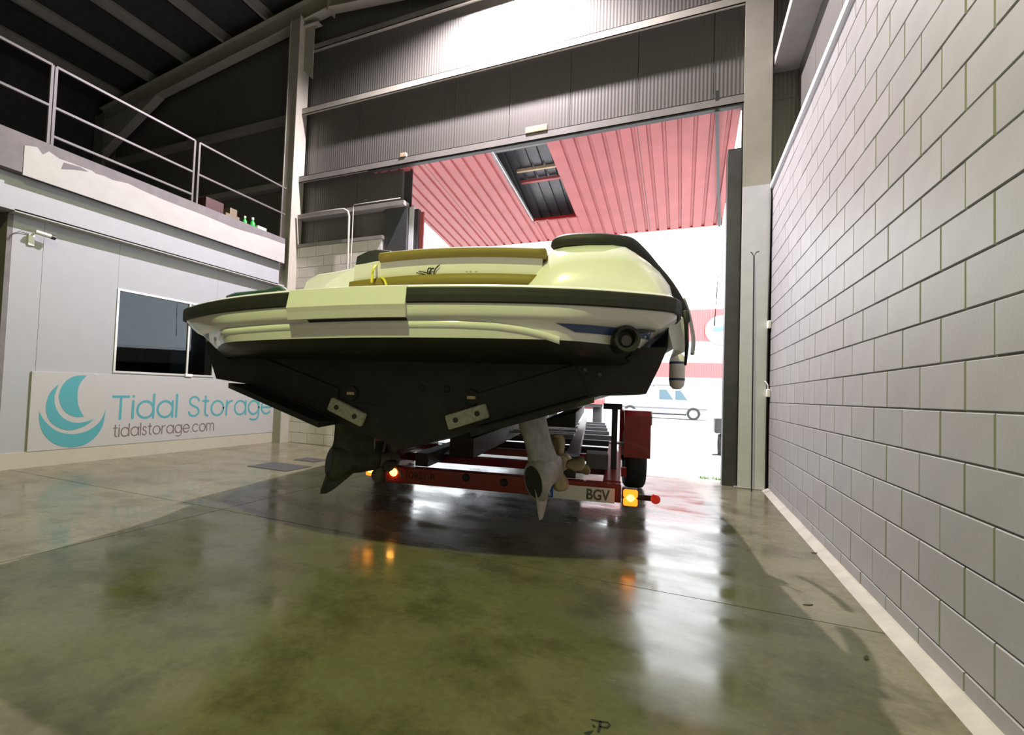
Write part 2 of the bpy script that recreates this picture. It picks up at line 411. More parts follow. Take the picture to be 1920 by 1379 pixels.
# block wall beside the door
bw_ = tag(obj('wall_rear', B((-8.3, .062, 0), (-6.0, .20, 3.80)), 'mortar'), 'low beige concrete block wall left of the door opening', 'wall', kind='structure')
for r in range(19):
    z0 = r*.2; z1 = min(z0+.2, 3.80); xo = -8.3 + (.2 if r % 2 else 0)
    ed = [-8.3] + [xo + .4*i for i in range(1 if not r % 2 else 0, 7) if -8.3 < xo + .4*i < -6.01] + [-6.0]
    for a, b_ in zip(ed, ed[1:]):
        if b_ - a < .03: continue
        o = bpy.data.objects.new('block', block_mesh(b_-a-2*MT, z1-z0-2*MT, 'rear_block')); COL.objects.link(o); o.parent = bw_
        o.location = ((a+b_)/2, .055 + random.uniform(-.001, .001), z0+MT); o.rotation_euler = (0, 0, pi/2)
tag(obj('trim_3', B((-8.2, .03, 3.80), (-5.98, .20, 3.86)), 'steel_dull'), 'grey metal coping on the low block wall beside the door', 'trim', kind='structure')
# girts on the back wall
for z, lb in ((7.75, 'topmost'), (6.50, 'upper'), (5.14, 'door-head')):
    bm = bmesh.new()
    box(bm, (-8.0, .0, z+.05), (-.34, .20, z+.06)); box(bm, (-8.0, .0, z-.06), (-.34, .012, z+.06)); box(bm, (-8.0, .0, z-.06), (-.34, .05, z-.05))
    tag(obj('wall_girt', bm, 'steel_paint' if z > 6 and z < 7 else 'steel_dull'), lb + ' steel girt running across the panel wall over the door', 'steel beam', 'girts on the door wall', 'structure')
for z, lb in ((6.5, 'upper dark girt on the panel wall above the mezzanine'), (5.14, 'lower dark girt on the panel wall above the mezzanine')):
    tag(obj('mezzanine_girt', B((-14.4, .06, z-.06), (-8.3, .20, z+.06)), 'steel_dull'), lb, 'steel beam', 'girts over the mezzanine', 'structure')
tag(obj('door_girt', B((-7.95, .02, 4.36), (-5.55, .20, 4.44)), 'steel_dull'), 'short steel girt above the low block wall beside the door', 'steel beam', kind='structure')
tag(obj('timber_block', B((-3.35, -.01, 5.205), (-3.0, .06, 5.30)), 'timber', bevel=.006), 'pale wooden block lying on the girt over the red door', 'wood block')
tag(obj('timber_offcut', B((-5.65, -.01, 5.205), (-5.53, .05, 5.275)), 'timber', bevel=.005), 'tiny wood offcut lying near the left end of the door girt', 'wood block')

# conduits
bm = bmesh.new()
tube(bm, [(-7.9, -.03, 4.40), (-7.0, -.03, 4.41), (-6.8, -.03, 4.40), (-6.71, -.03, 4.35), (-6.68, -.03, 4.25), (-6.66, -.03, 3.2), (-6.66, -.03, 1.0)], .022, 10)
tag(obj('conduit', bm, 'steel_paint', smooth=True), 'thick bent cable conduit coming down in front of the low block wall', 'pipe')
bm = bmesh.new()
tube(bm, [(-5.6, -.02, 4.46), (-6.58, -.02, 4.46), (-6.60, -.02, 4.44), (-6.60, -.02, 3.2), (-6.60, -.02, 1.0)], .010, 8)
tag(obj('conduit', bm, 'steel_paint', smooth=True), 'thin straight conduit right beside the thick bent conduit', 'pipe')

# ---- steel frame
def hcol(name, x0, x1, y0, y1, z1, m_, label):   # flanges facing the door wall and the room
    t = thing(name, label, 'column', ((x0+x1)/2, (y0+y1)/2, 0), kind='structure')
    hx, hy = (x1-x0)/2, (y1-y0)/2
    obj('flange', B((-hx, -hy, 0), (hx, -hy+.016, z1)), m_, t); obj('flange', B((-hx, hy-.016, 0), (hx, hy, z1)), m_, t)
    obj('web', B((-.008, -hy+.016, 0), (.008, hy-.016, z1)), m_, t)
    return t
c = thing('steel_column', 'cream painted steel column at the end of the mezzanine', 'column', (-8.09, -.01, 0), kind='structure')
obj('flange', B((.11, -.15, 0), (.13, .15, 8.35)), 'steel_paint', c); obj('flange', B((-.13, -.15, 0), (-.11, .15, 8.35)), 'steel_paint', c)
obj('web', B((-.11, -.14, 0), (.11, -.12, 8.3)), 'steel_paint', c)
bm = bmesh.new(); prism(bm, [(.13, .0, 8.18), (.36, .0, 8.18), (.36, .0, 7.10), (.13, .0, 7.32)], (0, .012, 0)); box(bm, (.13, -.06, 8.18), (.48, .08, 8.20)); obj('bracket', bm, 'steel_paint', c)
c = hcol('steel_column', -.34, -.02, 0.0, .30, 7.7, 'steel_paint', 'tall steel column between the red door and the block wall')
obj('casing', B((-.158, -.16, 0), (.158, -.15, 3.93)), 'column_white', c)
obj('base_plate', B((-.2, -.2, 0), (.2, .2, .012)), 'steel_dull', c)
c = hcol('steel_column', -14.65, -14.25, -.1, .2, 7.7, 'steel_dull', 'distant grey steel column at the dark far end of the mezzanine')
for sgn, xa, xb, lb in ((-1, RIDGE, -14.5, 'left sloping steel rafter rising over the mezzanine'), (1, RIDGE, -.02, 'right sloping steel rafter above the door wall')):
    t = thing('rafter', lb, 'steel beam', (0, 0, 0), kind='structure')
    za, zb = 8.76, 8.76 - .125*abs(xb-RIDGE)
    for dz in (0, -.38):
        bm = bmesh.new(); bar(bm, (xa, 0.0, za+dz), (xb, 0.0, zb+dz), .2, .016); obj('flange', bm, 'steel_paint', t)
    bm = bmesh.new(); bar(bm, (xa, 0.0, za-.19), (xb, 0.0, zb-.19), .012, .37); obj('web', bm, 'steel_paint', t)
    if sgn < 0:
        bm = bmesh.new(); prism(bm, [(xb+.1, -.1, zb-.39), (xb+2.2, -.1, zb-.39+.26), (xb+.1, -.1, zb-1.2)], (0, .2, 0)); obj('haunch', bm, 'steel_paint', t)
tag(obj('ridge_plate', B((RIDGE-.012, -.11, 8.30), (RIDGE+.012, .11, 8.80)), 'steel_paint'), 'bolted steel end plate where the two rafters meet', 'steel plate', kind='structure')
cl = thing('ceiling', 'dark pitched roof of the warehouse hall', 'ceiling', kind='structure')
for sgn in (-1, 1):
    xe = -14.75 if sgn < 0 else .4
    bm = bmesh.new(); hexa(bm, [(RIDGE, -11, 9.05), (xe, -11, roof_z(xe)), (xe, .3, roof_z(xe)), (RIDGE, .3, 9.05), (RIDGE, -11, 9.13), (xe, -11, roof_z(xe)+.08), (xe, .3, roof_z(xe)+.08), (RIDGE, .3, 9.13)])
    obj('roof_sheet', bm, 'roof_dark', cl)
for i in range(12):
    px_ = -13.9 + i*1.22
    zt = roof_z(px_) - .01
    bm = bmesh.new(); box(bm, (px_-.012, -11, zt-.24), (px_+.012, .15, zt)); box(bm, (px_-.012, -11, zt-.24), (px_+.075, .15, zt-.228)); box(bm, (px_-.012, -11, zt-.012), (px_+.075, .15, zt))
    obj('purlin', bm, 'steel_dull', cl)
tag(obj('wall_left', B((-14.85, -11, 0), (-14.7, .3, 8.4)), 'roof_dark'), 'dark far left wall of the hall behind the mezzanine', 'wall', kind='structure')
bm = bmesh.new(); prism(bm, [(-14.85, -11, 0), (.36, -11, 0), (.36, -11, roof_z(.36)), (RIDGE, -11, 9.05), (-14.85, -11, roof_z(-14.85))], (0, -.15, 0))
tag(obj('wall_front', bm, 'slab_grey'), 'plain grey wall behind the photographer', 'wall', kind='structure')

# ---- office under the mezzanine
OX, OY = -8.19, -4.28
wo = thing('wall_office', 'white panelled office wall under the mezzanine', 'wall', kind='structure')
WY0, WY1, WZ0, WZ1 = -3.085, -1.50, 1.19, 2.365
ow = []
for i, (a, b_) in enumerate(((OY, -3.97), (-3.97, WY0), (WY1, -.0))):
    obj('panel', B((OX-.06, a+.002, 0), (OX, b_-.002, 3.1)), 'office_white', wo)
obj('panel', B((OX-.06, WY0+.001, 0), (OX, WY1-.001, WZ0)), 'office_white', wo); obj('panel', B((OX-.06, WY0+.001, WZ1), (OX, WY1-.001, 3.1)), 'office_white', wo)
obj('end_panel', B((-13.0, OY-.05, 0), (OX, OY, 3.35)), 'slab_grey', wo)
tag(obj('baseboard_office', B((OX, OY-.05, 0), (OX+.018, -.02, .19)), 'kick'), 'cream kick board along the foot of the office wall', 'baseboard', kind='structure')
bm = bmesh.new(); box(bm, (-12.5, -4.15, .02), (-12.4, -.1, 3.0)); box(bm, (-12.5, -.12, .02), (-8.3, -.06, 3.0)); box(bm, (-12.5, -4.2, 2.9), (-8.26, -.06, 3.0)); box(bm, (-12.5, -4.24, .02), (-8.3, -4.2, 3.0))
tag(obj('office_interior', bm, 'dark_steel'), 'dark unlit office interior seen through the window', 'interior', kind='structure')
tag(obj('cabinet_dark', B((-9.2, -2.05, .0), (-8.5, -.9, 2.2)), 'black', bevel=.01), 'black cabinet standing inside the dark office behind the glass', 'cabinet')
wn = thing('window_1', 'office window with a thin pale aluminium frame', 'window', (OX, (WY0+WY1)/2, WZ0), kind='structure')
hy, hz, t_ = (WY1-WY0)/2, WZ1-WZ0, .028
for nm, a, b_ in (('frame_bar', (-.03, -hy, 0), (.012, hy, t_)), ('frame_bar', (-.03, -hy, hz-t_), (.012, hy, hz)), ('frame_bar', (-.03, -hy, t_), (.012, -hy+t_, hz-t_)), ('frame_bar', (-.03, hy-t_, t_), (.012, hy, hz-t_)), ('mullion', (-.03, .30, t_), (.004, .33, hz-t_))):
    obj(nm, B(a, b_), 'frame_alu', wn)
obj('pane', B((-.018, -hy+t_, t_), (-.012, .30, hz-t_)), 'glass', wn); obj('pane', B((-.018, .33, t_), (-.012, hy-t_, hz-t_)), 'glass', wn)
tag(obj('board_eraser', B((OX, -2.02, 1.178), (OX+.04, -1.90, 1.222)), 'plastic_white', bevel=.006), 'small white block standing on the sill of the office window', 'block')

# mezzanine
FX, F2 = -7.93, -8.05
tag(obj('mezzanine_slab', B((-14.7, -11, 3.425), (FX-.006, -.3, 3.87)), 'slab_grey'), 'grey concrete edge of the mezzanine floor', 'slab', kind='structure')
bm = bmesh.new()
top = [(45,272),(70,276),(80,290),(92,284),(112,298),(135,306),(150,312),(172,320),(180,326),(195,330),(212,338),(240,344),(268,358),(300,372),(330,384),(380,403),(440,428),(500,446),(530,457)]
pl = [onX(x_, y_, FX) for x_, y_ in top]
pl = [Vector((FX, p.y, min(p.z, 3.80))) for p in pl if p.y < -.31]
pl[0].y = -4.33
poly = [Vector((FX, -4.33, 3.40))] + [Vector((FX, -.30, 3.40)), Vector((FX, -.30, 3.77))] + pl[::-1]
prism(bm, poly, (-.015, 0, 0))
tag(obj('mezzanine_fascia', bm, 'plaster'), 'white plaster fascia of the mezzanine with a peeling upper edge', 'fascia', kind='structure')
for a_, lb in ((((62,307),(66,300),(120,310),(160,318),(166,322),(140,318),(112,316)), 'grey bare patch where plaster peeled off the fascia'),):
    bm = bmesh.new(); prism(bm, [onX(x_, y_, FX+.002) for x_, y_ in ((115,317),(120,305),(150,313),(166,322),(140,318))], (.001, 0, 0))
    tag(obj('peeled_patch', bm, 'slab_grey'), lb, 'patch', kind='structure')
tag(obj('mezzanine_beam', B((F2-.25, -11, 3.0), (F2, -.3, 3.42)), 'office_white', bevel=.004), 'white steel edge beam under the mezzanine fascia', 'beam', kind='structure')
tag(obj('office_header', B((OX-.06, OY-.05, 2.99), (F2, -.02, 3.02)), 'plaster'), 'thin white soffit strip above the office wall', 'trim', kind='structure')
rl = thing('mezzanine_railing', 'thin grey steel railing along the mezzanine edge', 'railing', (-7.97, 0, 3.87))
RT = .965
def post(y): obj('post', B((-.015, y-.015, 0), (.015, y+.015, RT)), 'rail_paint', rl)
for y_ in (-7.6, -5.9, -4.10, -4.06+.0, -2.22, -2.14, -.40): post(y_)
for y0_, y1_, zs in ((-7.6, -4.10, (RT, .47)), (-4.06, -2.22, (RT, .47, .12)), (-2.14, -.31, (RT, .47))):
    for z_ in zs: obj('rail', B((-.014, y0_, z_-.014), (.014, y1_, z_+.014)), 'rail_paint', rl)
# things on the mezzanine
MX = -8.12
tag(obj('crate', B((MX-.35, -1.86, 3.87), (MX, -1.52, 4.12)), 'crate', bevel=.01), 'dark red crate standing on the mezzanine floor', 'crate')
t = thing('cardboard_tray', 'open brown cardboard tray beside the red crate on the mezzanine', 'box', (MX-.12, -1.36, 3.87))
bm = bmesh.new()
for a, b_ in (((-.15,-.14,0),(.15,.14,.01)), ((-.15,-.14,.01),(.15,-.13,.11)), ((-.15,.13,.01),(.15,.14,.11)), ((-.15,-.13,.01),(-.14,.13,.11)), ((.14,-.13,.01),(.15,.13,.11))): box(bm, a, b_)
obj('tray_body', bm, 'cardboard', t); obj('carton', B((-.10, -.02, .01), (.10, .125, .24)), 'cardboard', t)
for y_, lb, s_ in ((-1.10, 'dark green bottle lying low beside the cardboard tray', .85), (-.93, 'bright green bottle with a pale cap next to the white box', 1.0)):
    t = thing('green_bottle', lb, 'bottle', (MX+.02, y_, 3.87), group='green bottles on the mezzanine')
    bm = bmesh.new(); lathe(bm, [(0, 0), (.045*s_, 0), (.047*s_, .02), (.047*s_, .10*s_), (.02*s_, .15*s_), (.016*s_, .17*s_), (0, .17*s_)], 14); obj('bottle_body', bm, 'bottle_green', t, smooth=True)
    bm = bmesh.new(); lathe(bm, [(0, .17*s_), (.022*s_, .17*s_), (.022*s_, .21*s_), (0, .21*s_)], 12); obj('cap', bm, 'plastic_white', t)
tag(obj('white_box', B((MX-.02, -.86, 3.87), (MX+.08, -.66, 3.96)), 'plastic_white', bevel=.004), 'small white box at the column end of the mezzanine edge', 'box')

# banner
BX = OX + .0185
ban = tag(obj('banner', B((BX-.016, -4.01, .19), (BX+.004, -.09, 1.165)), 'banner', bevel=.002), 'white vinyl banner with a teal sail logo on the office wall', 'banner')
def c5(q): return onX(q[0]*.3771, 380+q[1]*.3771, BX+.0045)
def smooth_poly(pts, n=4):
    out = []
    N = len(pts)
    for i in range(N-1):
        p0 = Vector(pts[max(i-1,0)]); p1 = Vector(pts[i]); p2 = Vector(pts[i+1]); p3 = Vector(pts[min(i+2,N-1)])
        for k in range(n):
            t = k/n
            out.append(.5*((2*p1)+(p2-p0)*t+(2*p0-5*p1+4*p2-p3)*t*t+(3*p1-p0-3*p2+p3)*t**3))
    out.append(Vector(pts[-1])); return out
logo = {'logo_hull': ([(195,1040),(197,1100),(220,1155),(270,1200),(345,1218),(420,1205),(480,1160),(512,1105),(525,1030)], [(525,1030),(500,1085),(450,1128),(390,1149),(340,1151),(280,1135),(225,1090),(195,1040)]),
        'logo_wave': ([(293,903),(250,945),(230,1000),(230,1045),(250,1090),(295,1122),(350,1133),(420,1112),(467,1078)], [(467,1078),(400,1095),(350,1090),(305,1063),(276,1015),(272,960),(293,903)]),
        'logo_sail': ([(432,860),(380,862),(335,882),(304,922),(293,970),(305,1015),(335,1050),(375,1066),(418,1065)], [(418,1065),(397,1030),(386,985),(388,930),(402,895),(432,860)])}
for nm, (a, b_) in logo.items():
    pts = smooth_poly(a) + smooth_poly(b_)[1:-1]
    bm = bmesh.new(); prism(bm, [c5(p) for p in pts], (.0015, 0, 0)); obj(nm, bm, 'teal', ban)
bm = bmesh.new(); write(bm, 'Tidal Storage', (BX+.0045, -3.07, .552), (0, 1, 0), (0, 0, 1), .242, 2.855, .034, .001); obj('lettering', bm, 'teal', ban)
bm = bmesh.new(); write(bm, 'tidalstorage.com', (BX+.0045, -3.04, .303), (0, 1, 0), (0, 0, 1), .122, 1.585, .017, .001); obj('web_address', bm, 'ink', ban)
for y_ in (-3.98, -3.3, -1.9, -.5):
    bm = bmesh.new(); lathe(bm, [(.006, 0), (.016, 0), (.016, .003), (.006, .003), (.006, 0)], 12, Matrix.Translation((BX+.004, y_, 1.145)) @ Matrix.Rotation(pi/2, 4, 'Y')); obj('eyelet', bm, 'frame_alu', ban)
# security camera
t = thing('security_camera', 'small grey security camera on the office wall above the banner', 'camera', (OX, -4.10, 2.80))
obj('mount', B((0, -.03, -.13), (.02, .03, .0)), 'plastic_white', t)
bm = bmesh.new(); tube(bm, [(.01, 0, -.01), (.06, .0, .015), (.08, .03, .02)], .012); obj('bracket', bm, 'plastic_white', t)
bm = bmesh.new(); tube(bm, [(.09, .0, .03), (.105, .15, .015)], .028, 12); obj('housing', bm, 'frame_alu', t)
bm = bmesh.new(); tube(bm, [(.105, .15, .015), (.1095, .195, .0105)], .030, 12); obj('lens_hood', bm, 'black', t)
bm = bmesh.new(); tube(bm, [(.01, -.02, .0), (.02, -.12, .0), (.02, -.18, -.04), (.03, -.23, -.14)], .004, 6); obj('cable', bm, 'black', t)

# ================================================================== RED DOOR
dr = thing('door_1', 'raised red corrugated canopy door with a cut-out wicket', 'door', kind='structure')
ZA, ZB, YA, YB = 5.11, 4.62, .06, 3.65
def pz(y): return ZA + (ZB-ZA)*(y-YA)/(YB-YA)
def sheet(x0, x1, y0, y1, nm='sheet', m_='door_red', zoff=0.0, zf=pz):
    step, rib, dep = .212, .05, .030
    xs_ = [x0]; k = math.floor((x0+6.31)/step)
    prof = [(x0, 0)]
    while True:
        c_ = -6.31 + k*step + .10; k += 1
        if c_ + rib > x1: break
        if c_ - rib > x0: prof += [(c_-rib*.62, 0), (c_-rib*.38, dep), (c_+rib*.38, dep), (c_+rib*.62, 0)]
    prof.append((x1, 0))
    bm = bmesh.new()
    lo = [[Vector((x_, y_, zf(y_)+zoff+d_)) for x_, d_ in prof] for y_ in (y0, (y0*2+y1)/3, (y0+2*y1)/3, y1)]
    loft(bm, lo)
    o = obj(nm, bm, m_, dr)
    md = o.modifiers.new('s', 'SOLIDIFY'); md.thickness = .004; md.offset = 1
    return o
HX0, HX1, HY0, HY1 = -3.95, -3.07, .30, 2.63
sheet(-6.31, -5.262, YA, YB); sheet(-5.252, HX0-.02, YA, YB); sheet(HX1+.02, -1.70, YA, YB); sheet(-1.69, -.37, YA, YB); sheet(HX0-.02+.006, HX1+.014, HY1, YB)
def fz(x0, x1, y0, y1, h=.05, dz=.035, m_='trailer_red', nm='frame_bar'):
    bm = bmesh.new(); hexa(bm, [(x0,y0,pz(y0)+dz),(x1,y0,pz(y0)+dz),(x1,y1,pz(y1)+dz),(x0,y1,pz(y1)+dz),(x0,y0,pz(y0)+dz+h),(x1,y0,pz(y0)+dz+h),(x1,y1,pz(y1)+dz+h),(x0,y1,pz(y1)+dz+h)]); obj(nm, bm, m_, dr)
fz(-6.33, -6.27, YA, YB); fz(-.41, -.35, YA, YB); fz(HX0-.06, HX0, YA, HY1, dz=.0, m_='galv'); fz(HX1, HX1+.05, YA, HY1, dz=.034)
fz(-6.33, -.35, YB-.03, YB, dz=.003); fz(HX0-.06, HX1+.05, HY1, HY1+.05, dz=.0); fz(HX0-.06, HX1+.05, HY1-.5, HY1-.44, dz=.5, m_='door_red', nm='brace')
fz(-6.33, -.35, YA-.05, YA+.02, h=.10, dz=-.06, m_='dark_steel', nm='bottom_seal')
for x_ in (-5.257, -1.695, HX0-.017, HX1+.017): fz(x_-.02, x_+.02, YA if x_ in (-5.257, -1.695) else HY1, YB, h=.012, dz=.005, m_='dark_steel', nm='seam_strip')
fz(-3.98, -3.05, 1.78, 1.84, h=.05, dz=.36, m_='door_red', nm='brace')
def uz(y): return 5.75 + (4.80-5.75)*(y-.25)/(YB-.25)
sheet(-6.31, -.37, .25, YB-.05, 'upper_leaf', 'door_back', 0.0, uz)
fz(-3.98, -3.05, 1.5, 1.55, h=.05, dz=.42, m_='timber', nm='brace')
bm = bmesh.new(); bar(bm, (-.66, .0, 5.30), (-.66, .02, 5.02), .04, .02, up=(0, 1, 0)); bar(bm, (-.66, .02, 5.03), (-.40, YB-.02, 4.60), .045, .02); obj('stay_arm', bm, 'dark_steel', dr)
# door jambs
tag(obj('door_jamb', B((-.515, .06, 0), (-.345, .30, 4.50)), 'dark_steel', bevel=.006), 'dark steel guide post at the right side of the door opening', 'door post', kind='structure')
jl = thing('door_jamb', 'red and white steel jamb at the left side of the door opening', 'door post', (-5.4, .2, 0), kind='structure')
obj('white_angle', B((-.12, -.02, 0), (-.03, .06, 4.36)), 'column_white', jl); obj('guide', B((-.03, .0, 0), (.05, .1, 4.32)), 'dark_steel', jl); obj('red_angle', B((.05, .06, 0), (.13, .1, 4.28)), 'door_red', jl)
# pole and small boxes on the column
t = thing('door_pole', 'thin black door pole with a forked tip leaning on the column', 'pole', (-.205, -.19, 0))
bm = bmesh.new(); tube(bm, [(0, -.03, .001), (-.012, .005, 2.96)], .0085, 8); obj('shaft', bm, 'black', t)
bm = bmesh.new(); tube(bm, [(-.05, .005, 3.01), (-.035, .005, 3.0), (-.012, .005, 2.955), (.012, .005, 3.0), (.045, .005, 3.015)], .007, 6); obj('fork', bm, 'black', t)
for z_, lb in ((2.10, 'upper small white switch box at the edge of the block wall'), (1.23, 'lower small white switch box with a cable beside the block wall')):
    t = thing('switch_box', lb, 'switch box', (-.012, -.04, z_), group='switch boxes by the column')
    obj('box_body', B((-.028, -.04, -.05), (.011, .04, .05)), 'plastic_white', t, bevel=.008)
    if z_ < 2:
        bm = bmesh.new(); tube(bm, [(-.01, 0, .05), (-.012, .0, .10), (-.03, .02, .14), (-.06, .05, .16)], .006, 6); obj('cable', bm, 'plastic_white', t)
bm = bmesh.new(); tube(bm, [(-.03, -.02, .02), (-.03, -.02, 2.0), (-.02, -.02, 3.8)], .009, 6)
tag(obj('conduit', bm, 'black', smooth=True), 'black cable running down the corner beside the right block wall', 'cable')

# ================================================================== LAMPS
def highbay(label, P, power, col, bulb, rad):
    t = thing('high_bay_lamp', label, 'lamp', P, group='high-bay lamps')
    bm = bmesh.new(); lathe(bm, [(.05, .20), (.10, .16), (.20, .02), (.205, .02), (.105, .17), (.05, .215), (.05, .20)], 28); obj('reflector', bm, 'shade', t, smooth=True)
    bm = bmesh.new(); lathe(bm, [(0, .205), (.06, .205), (.06, .38), (0, .40)], 16); obj('ballast', bm, 'shade', t)
    bm = bmesh.new(); tube(bm, [(0, 0, .39), (0, 0, roof_z(P[0]) - P[2] - .02)], .006, 6); obj('cable', bm, 'black', t)
    bm = bmesh.new(); lathe(bm, [(0, .20), (.03, .195), (.036, .185), (.03, .175), (0, .17)], 14); obj('bulb', bm, bulb, t, smooth=True)
    l = bpy.data.lights.new('lamp_glow', 'POINT'); l.energy = power; l.color = col; l.shadow_soft_size = rad
    o = bpy.data.objects.new('lamp_glow', l); COL.objects.link(o); o.parent = t; o.location = (0, 0, .10)
    return t
highbay('pendant high-bay lamp hanging close to the door wall', (-3.72, -.45, 7.80), LAMP_A[0], LAMP_A[1], 'bulb', .05)
highbay('pendant high-bay lamp hanging above the photographer', (-2.1, -8.1, 6.6), LAMP_B[0], LAMP_B[1], 'bulb_green', .09)

# ================================================================== BOAT
bt = thing('motor_boat', 'white and black motor boat seen from the stern on a red trailer', 'boat', BO, TH)
LB = 9.6
def V(u, v, z): return Vector((u, v, z))
# hull sections (right half): keel, inner chine, chine, knuckle, gunwale
def section(v):
    t = max(0, (v-.2)/LB)
    bw2 = 1.0 + .09*min(1, t*5) if t < .45 else max(.02, 1.09*(1-((t-.45)/.55)**2.3))
    kz = .705 - .05*min(1, t*4) + (1.15*((t-.6)/.4)**2 if t > .6 else 0)
    rise = .35*max(0, t-.15)
    ch = .30*max(0, (t-.45)/.55)**1.5*1.6
    return [V(0, v, kz), V(.64*bw2, v, (kz+1.12+ch)/2 - .008), V(1.28*bw2, v, max(kz+.02, 1.12+ch)), V(1.54*bw2, v, max(kz+.03, 1.14+ch)), V(1.60*bw2+.01, v, 1.30+ch*.8), V(1.635*bw2+.02, v, 1.42+ch*.6+rise*.5), V(1.66*bw2+.06*min(1, t*4), v, 1.66+rise)]
vs_ = [.2, .6, 1.2, 2.2, 3.4, 4.6, 5.8, 7.0, 8.0, 8.8, 9.4, 9.75]
def hull_rows(i0, i1):
    rows_ = []
    for v in vs_:
        s = section(v); r = s[i0:i1+1]
        rows_.append(r)
    return rows_
bm = bmesh.new()
for sg in (1, -1):
    rr = [[V(p.x*sg, p.y, p.z) for p in r] for r in hull_rows(0, 5)]
    loft(bm, rr)
s = section(.2)
prof = [V(p.x, .2, p.z) for p in s[:6]] + [V(-p.x, .2, p.z) for p in s[5:0:-1]]
vv = [bm.verts.new(p) for p in prof]; f_ = bm.faces.new(vv); bmesh.ops.triangulate(bm, faces=[f_])
bmesh.ops.remove_doubles(bm, verts=bm.verts, dist=1e-5)
o = obj('hull_bottom', bm, 'antifoul', bt)
bm = bmesh.new()
for sg in (1, -1): loft(bm, [[V(p.x*sg, p.y, p.z) for p in r] for r in hull_rows(5, 6)])
# foredeck closing the hull
dk = []
for v in vs_[2:]:
    p = section(v)[6]; dk.append([V(-p.x, v, p.z), V(-p.x*.5, v, p.z+.10), V(0, v, p.z+.13), V(p.x*.5, v, p.z+.10), V(p.x, v, p.z)])
loft(bm, dk)
bmesh.ops.remove_doubles(bm, verts=bm.verts, dist=1e-5)
obj('topsides', bm, 'gelcoat', bt, smooth=False)
# stern platform plan
def plan():
    pts = []
    for v in (1.6, 1.2, .8, .45, .2): pts.append((-1.735, v))
    us = [-1.72 + 3.44*k/56 for k in range(57)]
    for u in us: pts.append((u, -.47*(1-(abs(u)/1.72)**2.2)))
    for v in (.2, .45, .8, 1.2, 1.6): pts.append((1.735, v))
    # soften the corners
    for _ in range(3):
        q = list(pts)
        for i in range(1, len(pts)-1): q[i] = (.25*pts[i-1][0]+.5*pts[i][0]+.25*pts[i+1][0], .25*pts[i-1][1]+.5*pts[i][1]+.25*pts[i+1][1])
        pts = q
    return [Vector((a, b, 0)) for a, b in pts]
PL = plan(); NM = []
for i in range(len(PL)):
    d = (PL[min(i+1, len(PL)-1)] - PL[max(i-1, 0)]).normalized(); NM.append(Vector((d.y, -d.x, 0)))
def crown(p): return (.02 if p.x > 0 else .03)*p.x/1.7 - .014*max(0, abs(p.x)-1.2)
def under(i, z):      # the rim tucks in under the corners
    t = max(0, min(1, (abs(PL[i].x)-1.0)/.65)); f = max(0, min(1, (1.585-z)/.18))
    return .17*t*t*(3-2*t)*f
def ring(inset, z, i0=0, i1=None, out=0.0):
    i1 = len(PL) if i1 is None else i1
    return [PL[i] - NM[i]*(inset-out+under(i, z)) + Vector((0, 0, z + crown(PL[i]))) for i in range(i0, i1)]
def near_u(u): return min(range(5, len(PL)-5), key=lambda i: abs(PL[i].x-u))
iL, iR = near_u(-.475), near_u(.245)
bm = bmesh.new(); loft(bm, [ring(i_, z_) for i_, z_ in ((.5, 1.70), (.07, 1.69), (.025, 1.682), (0, 1.662), (0, 1.57), (.001, 1.55), (.004, 1.525), (.011, 1.500), (.028, 1.490), (.034, 1.484), (.040, 1.440), (.048, 1.396))])
obj('swim_platform', bm, 'gelcoat', bt, smooth=True)
bm = bmesh.new()
def hull_edge(p, z):      # the point of the hull skin that the apron runs down to
    side = abs(p.x) > 1.46 and p.y > .02
    return V(max(-1.60, min(1.60, p.x*1.04)), max(.2, p.y+.1), z)
rA = ring(.048, 1.396, 3, len(PL)-3); rB = ring(.056, 1.384, 3, len(PL)-3); rC = ring(.12, 1.33, 3, len(PL)-3)
rD = [p.lerp(hull_edge(p, 1.31), .45) for p in rC]; rE = [hull_edge(p, 1.30) + V(0, .02, 0) for p in rC]
loft(bm, [rA, rB, rC, rD, rE]); obj('black_apron', bm, 'antifoul', bt, smooth=True)
deck = bmesh.new()
row = ring(.5, 1.699); prism(deck, row, (0, 0, -.03)); obj('aft_deck', deck, 'gelcoat', bt)
for (a, b_) in ((0, iL), (iR, len(PL)-1)):
    bm = bmesh.new()
    sec = [(-.002, 1.655), (.004, 1.664), (.011, 1.655), (.013, 1.62), (.011, 1.585), (.005, 1.577), (-.002, 1.58)]
    loft(bm, [list(c_) for c_ in zip(*[ring(0, z_, a, b_+1, out=o_) for o_, z_ in sec])], closed=True, caps=True)
    obj('rub_strip', bm, 'rubber', bt, smooth=False)
bm = bmesh.new()
sec = [(-.06, 1.684), (-.035, 1.682), (.004, 1.672), (.028, 1.568), (.020, 1.542), (.010, 1.500), (-.02, 1.500)]
loft(bm, [list(c_) for c_ in zip(*[ring(0, z_, iL, iR+1, out=o_) for o_, z_ in sec])], closed=True, caps=True)
obj('ladder_hatch', bm, 'gelcoat', bt)
bm = bmesh.new(); loft(bm, [ring(.009, 1.4985, iL+2, iR+1), ring(.030, 1.4865, iL+2, iR+1)]); obj('hatch_shadow_strip', bm, 'black', bt)  # black strip painting the shadow line under the hatch
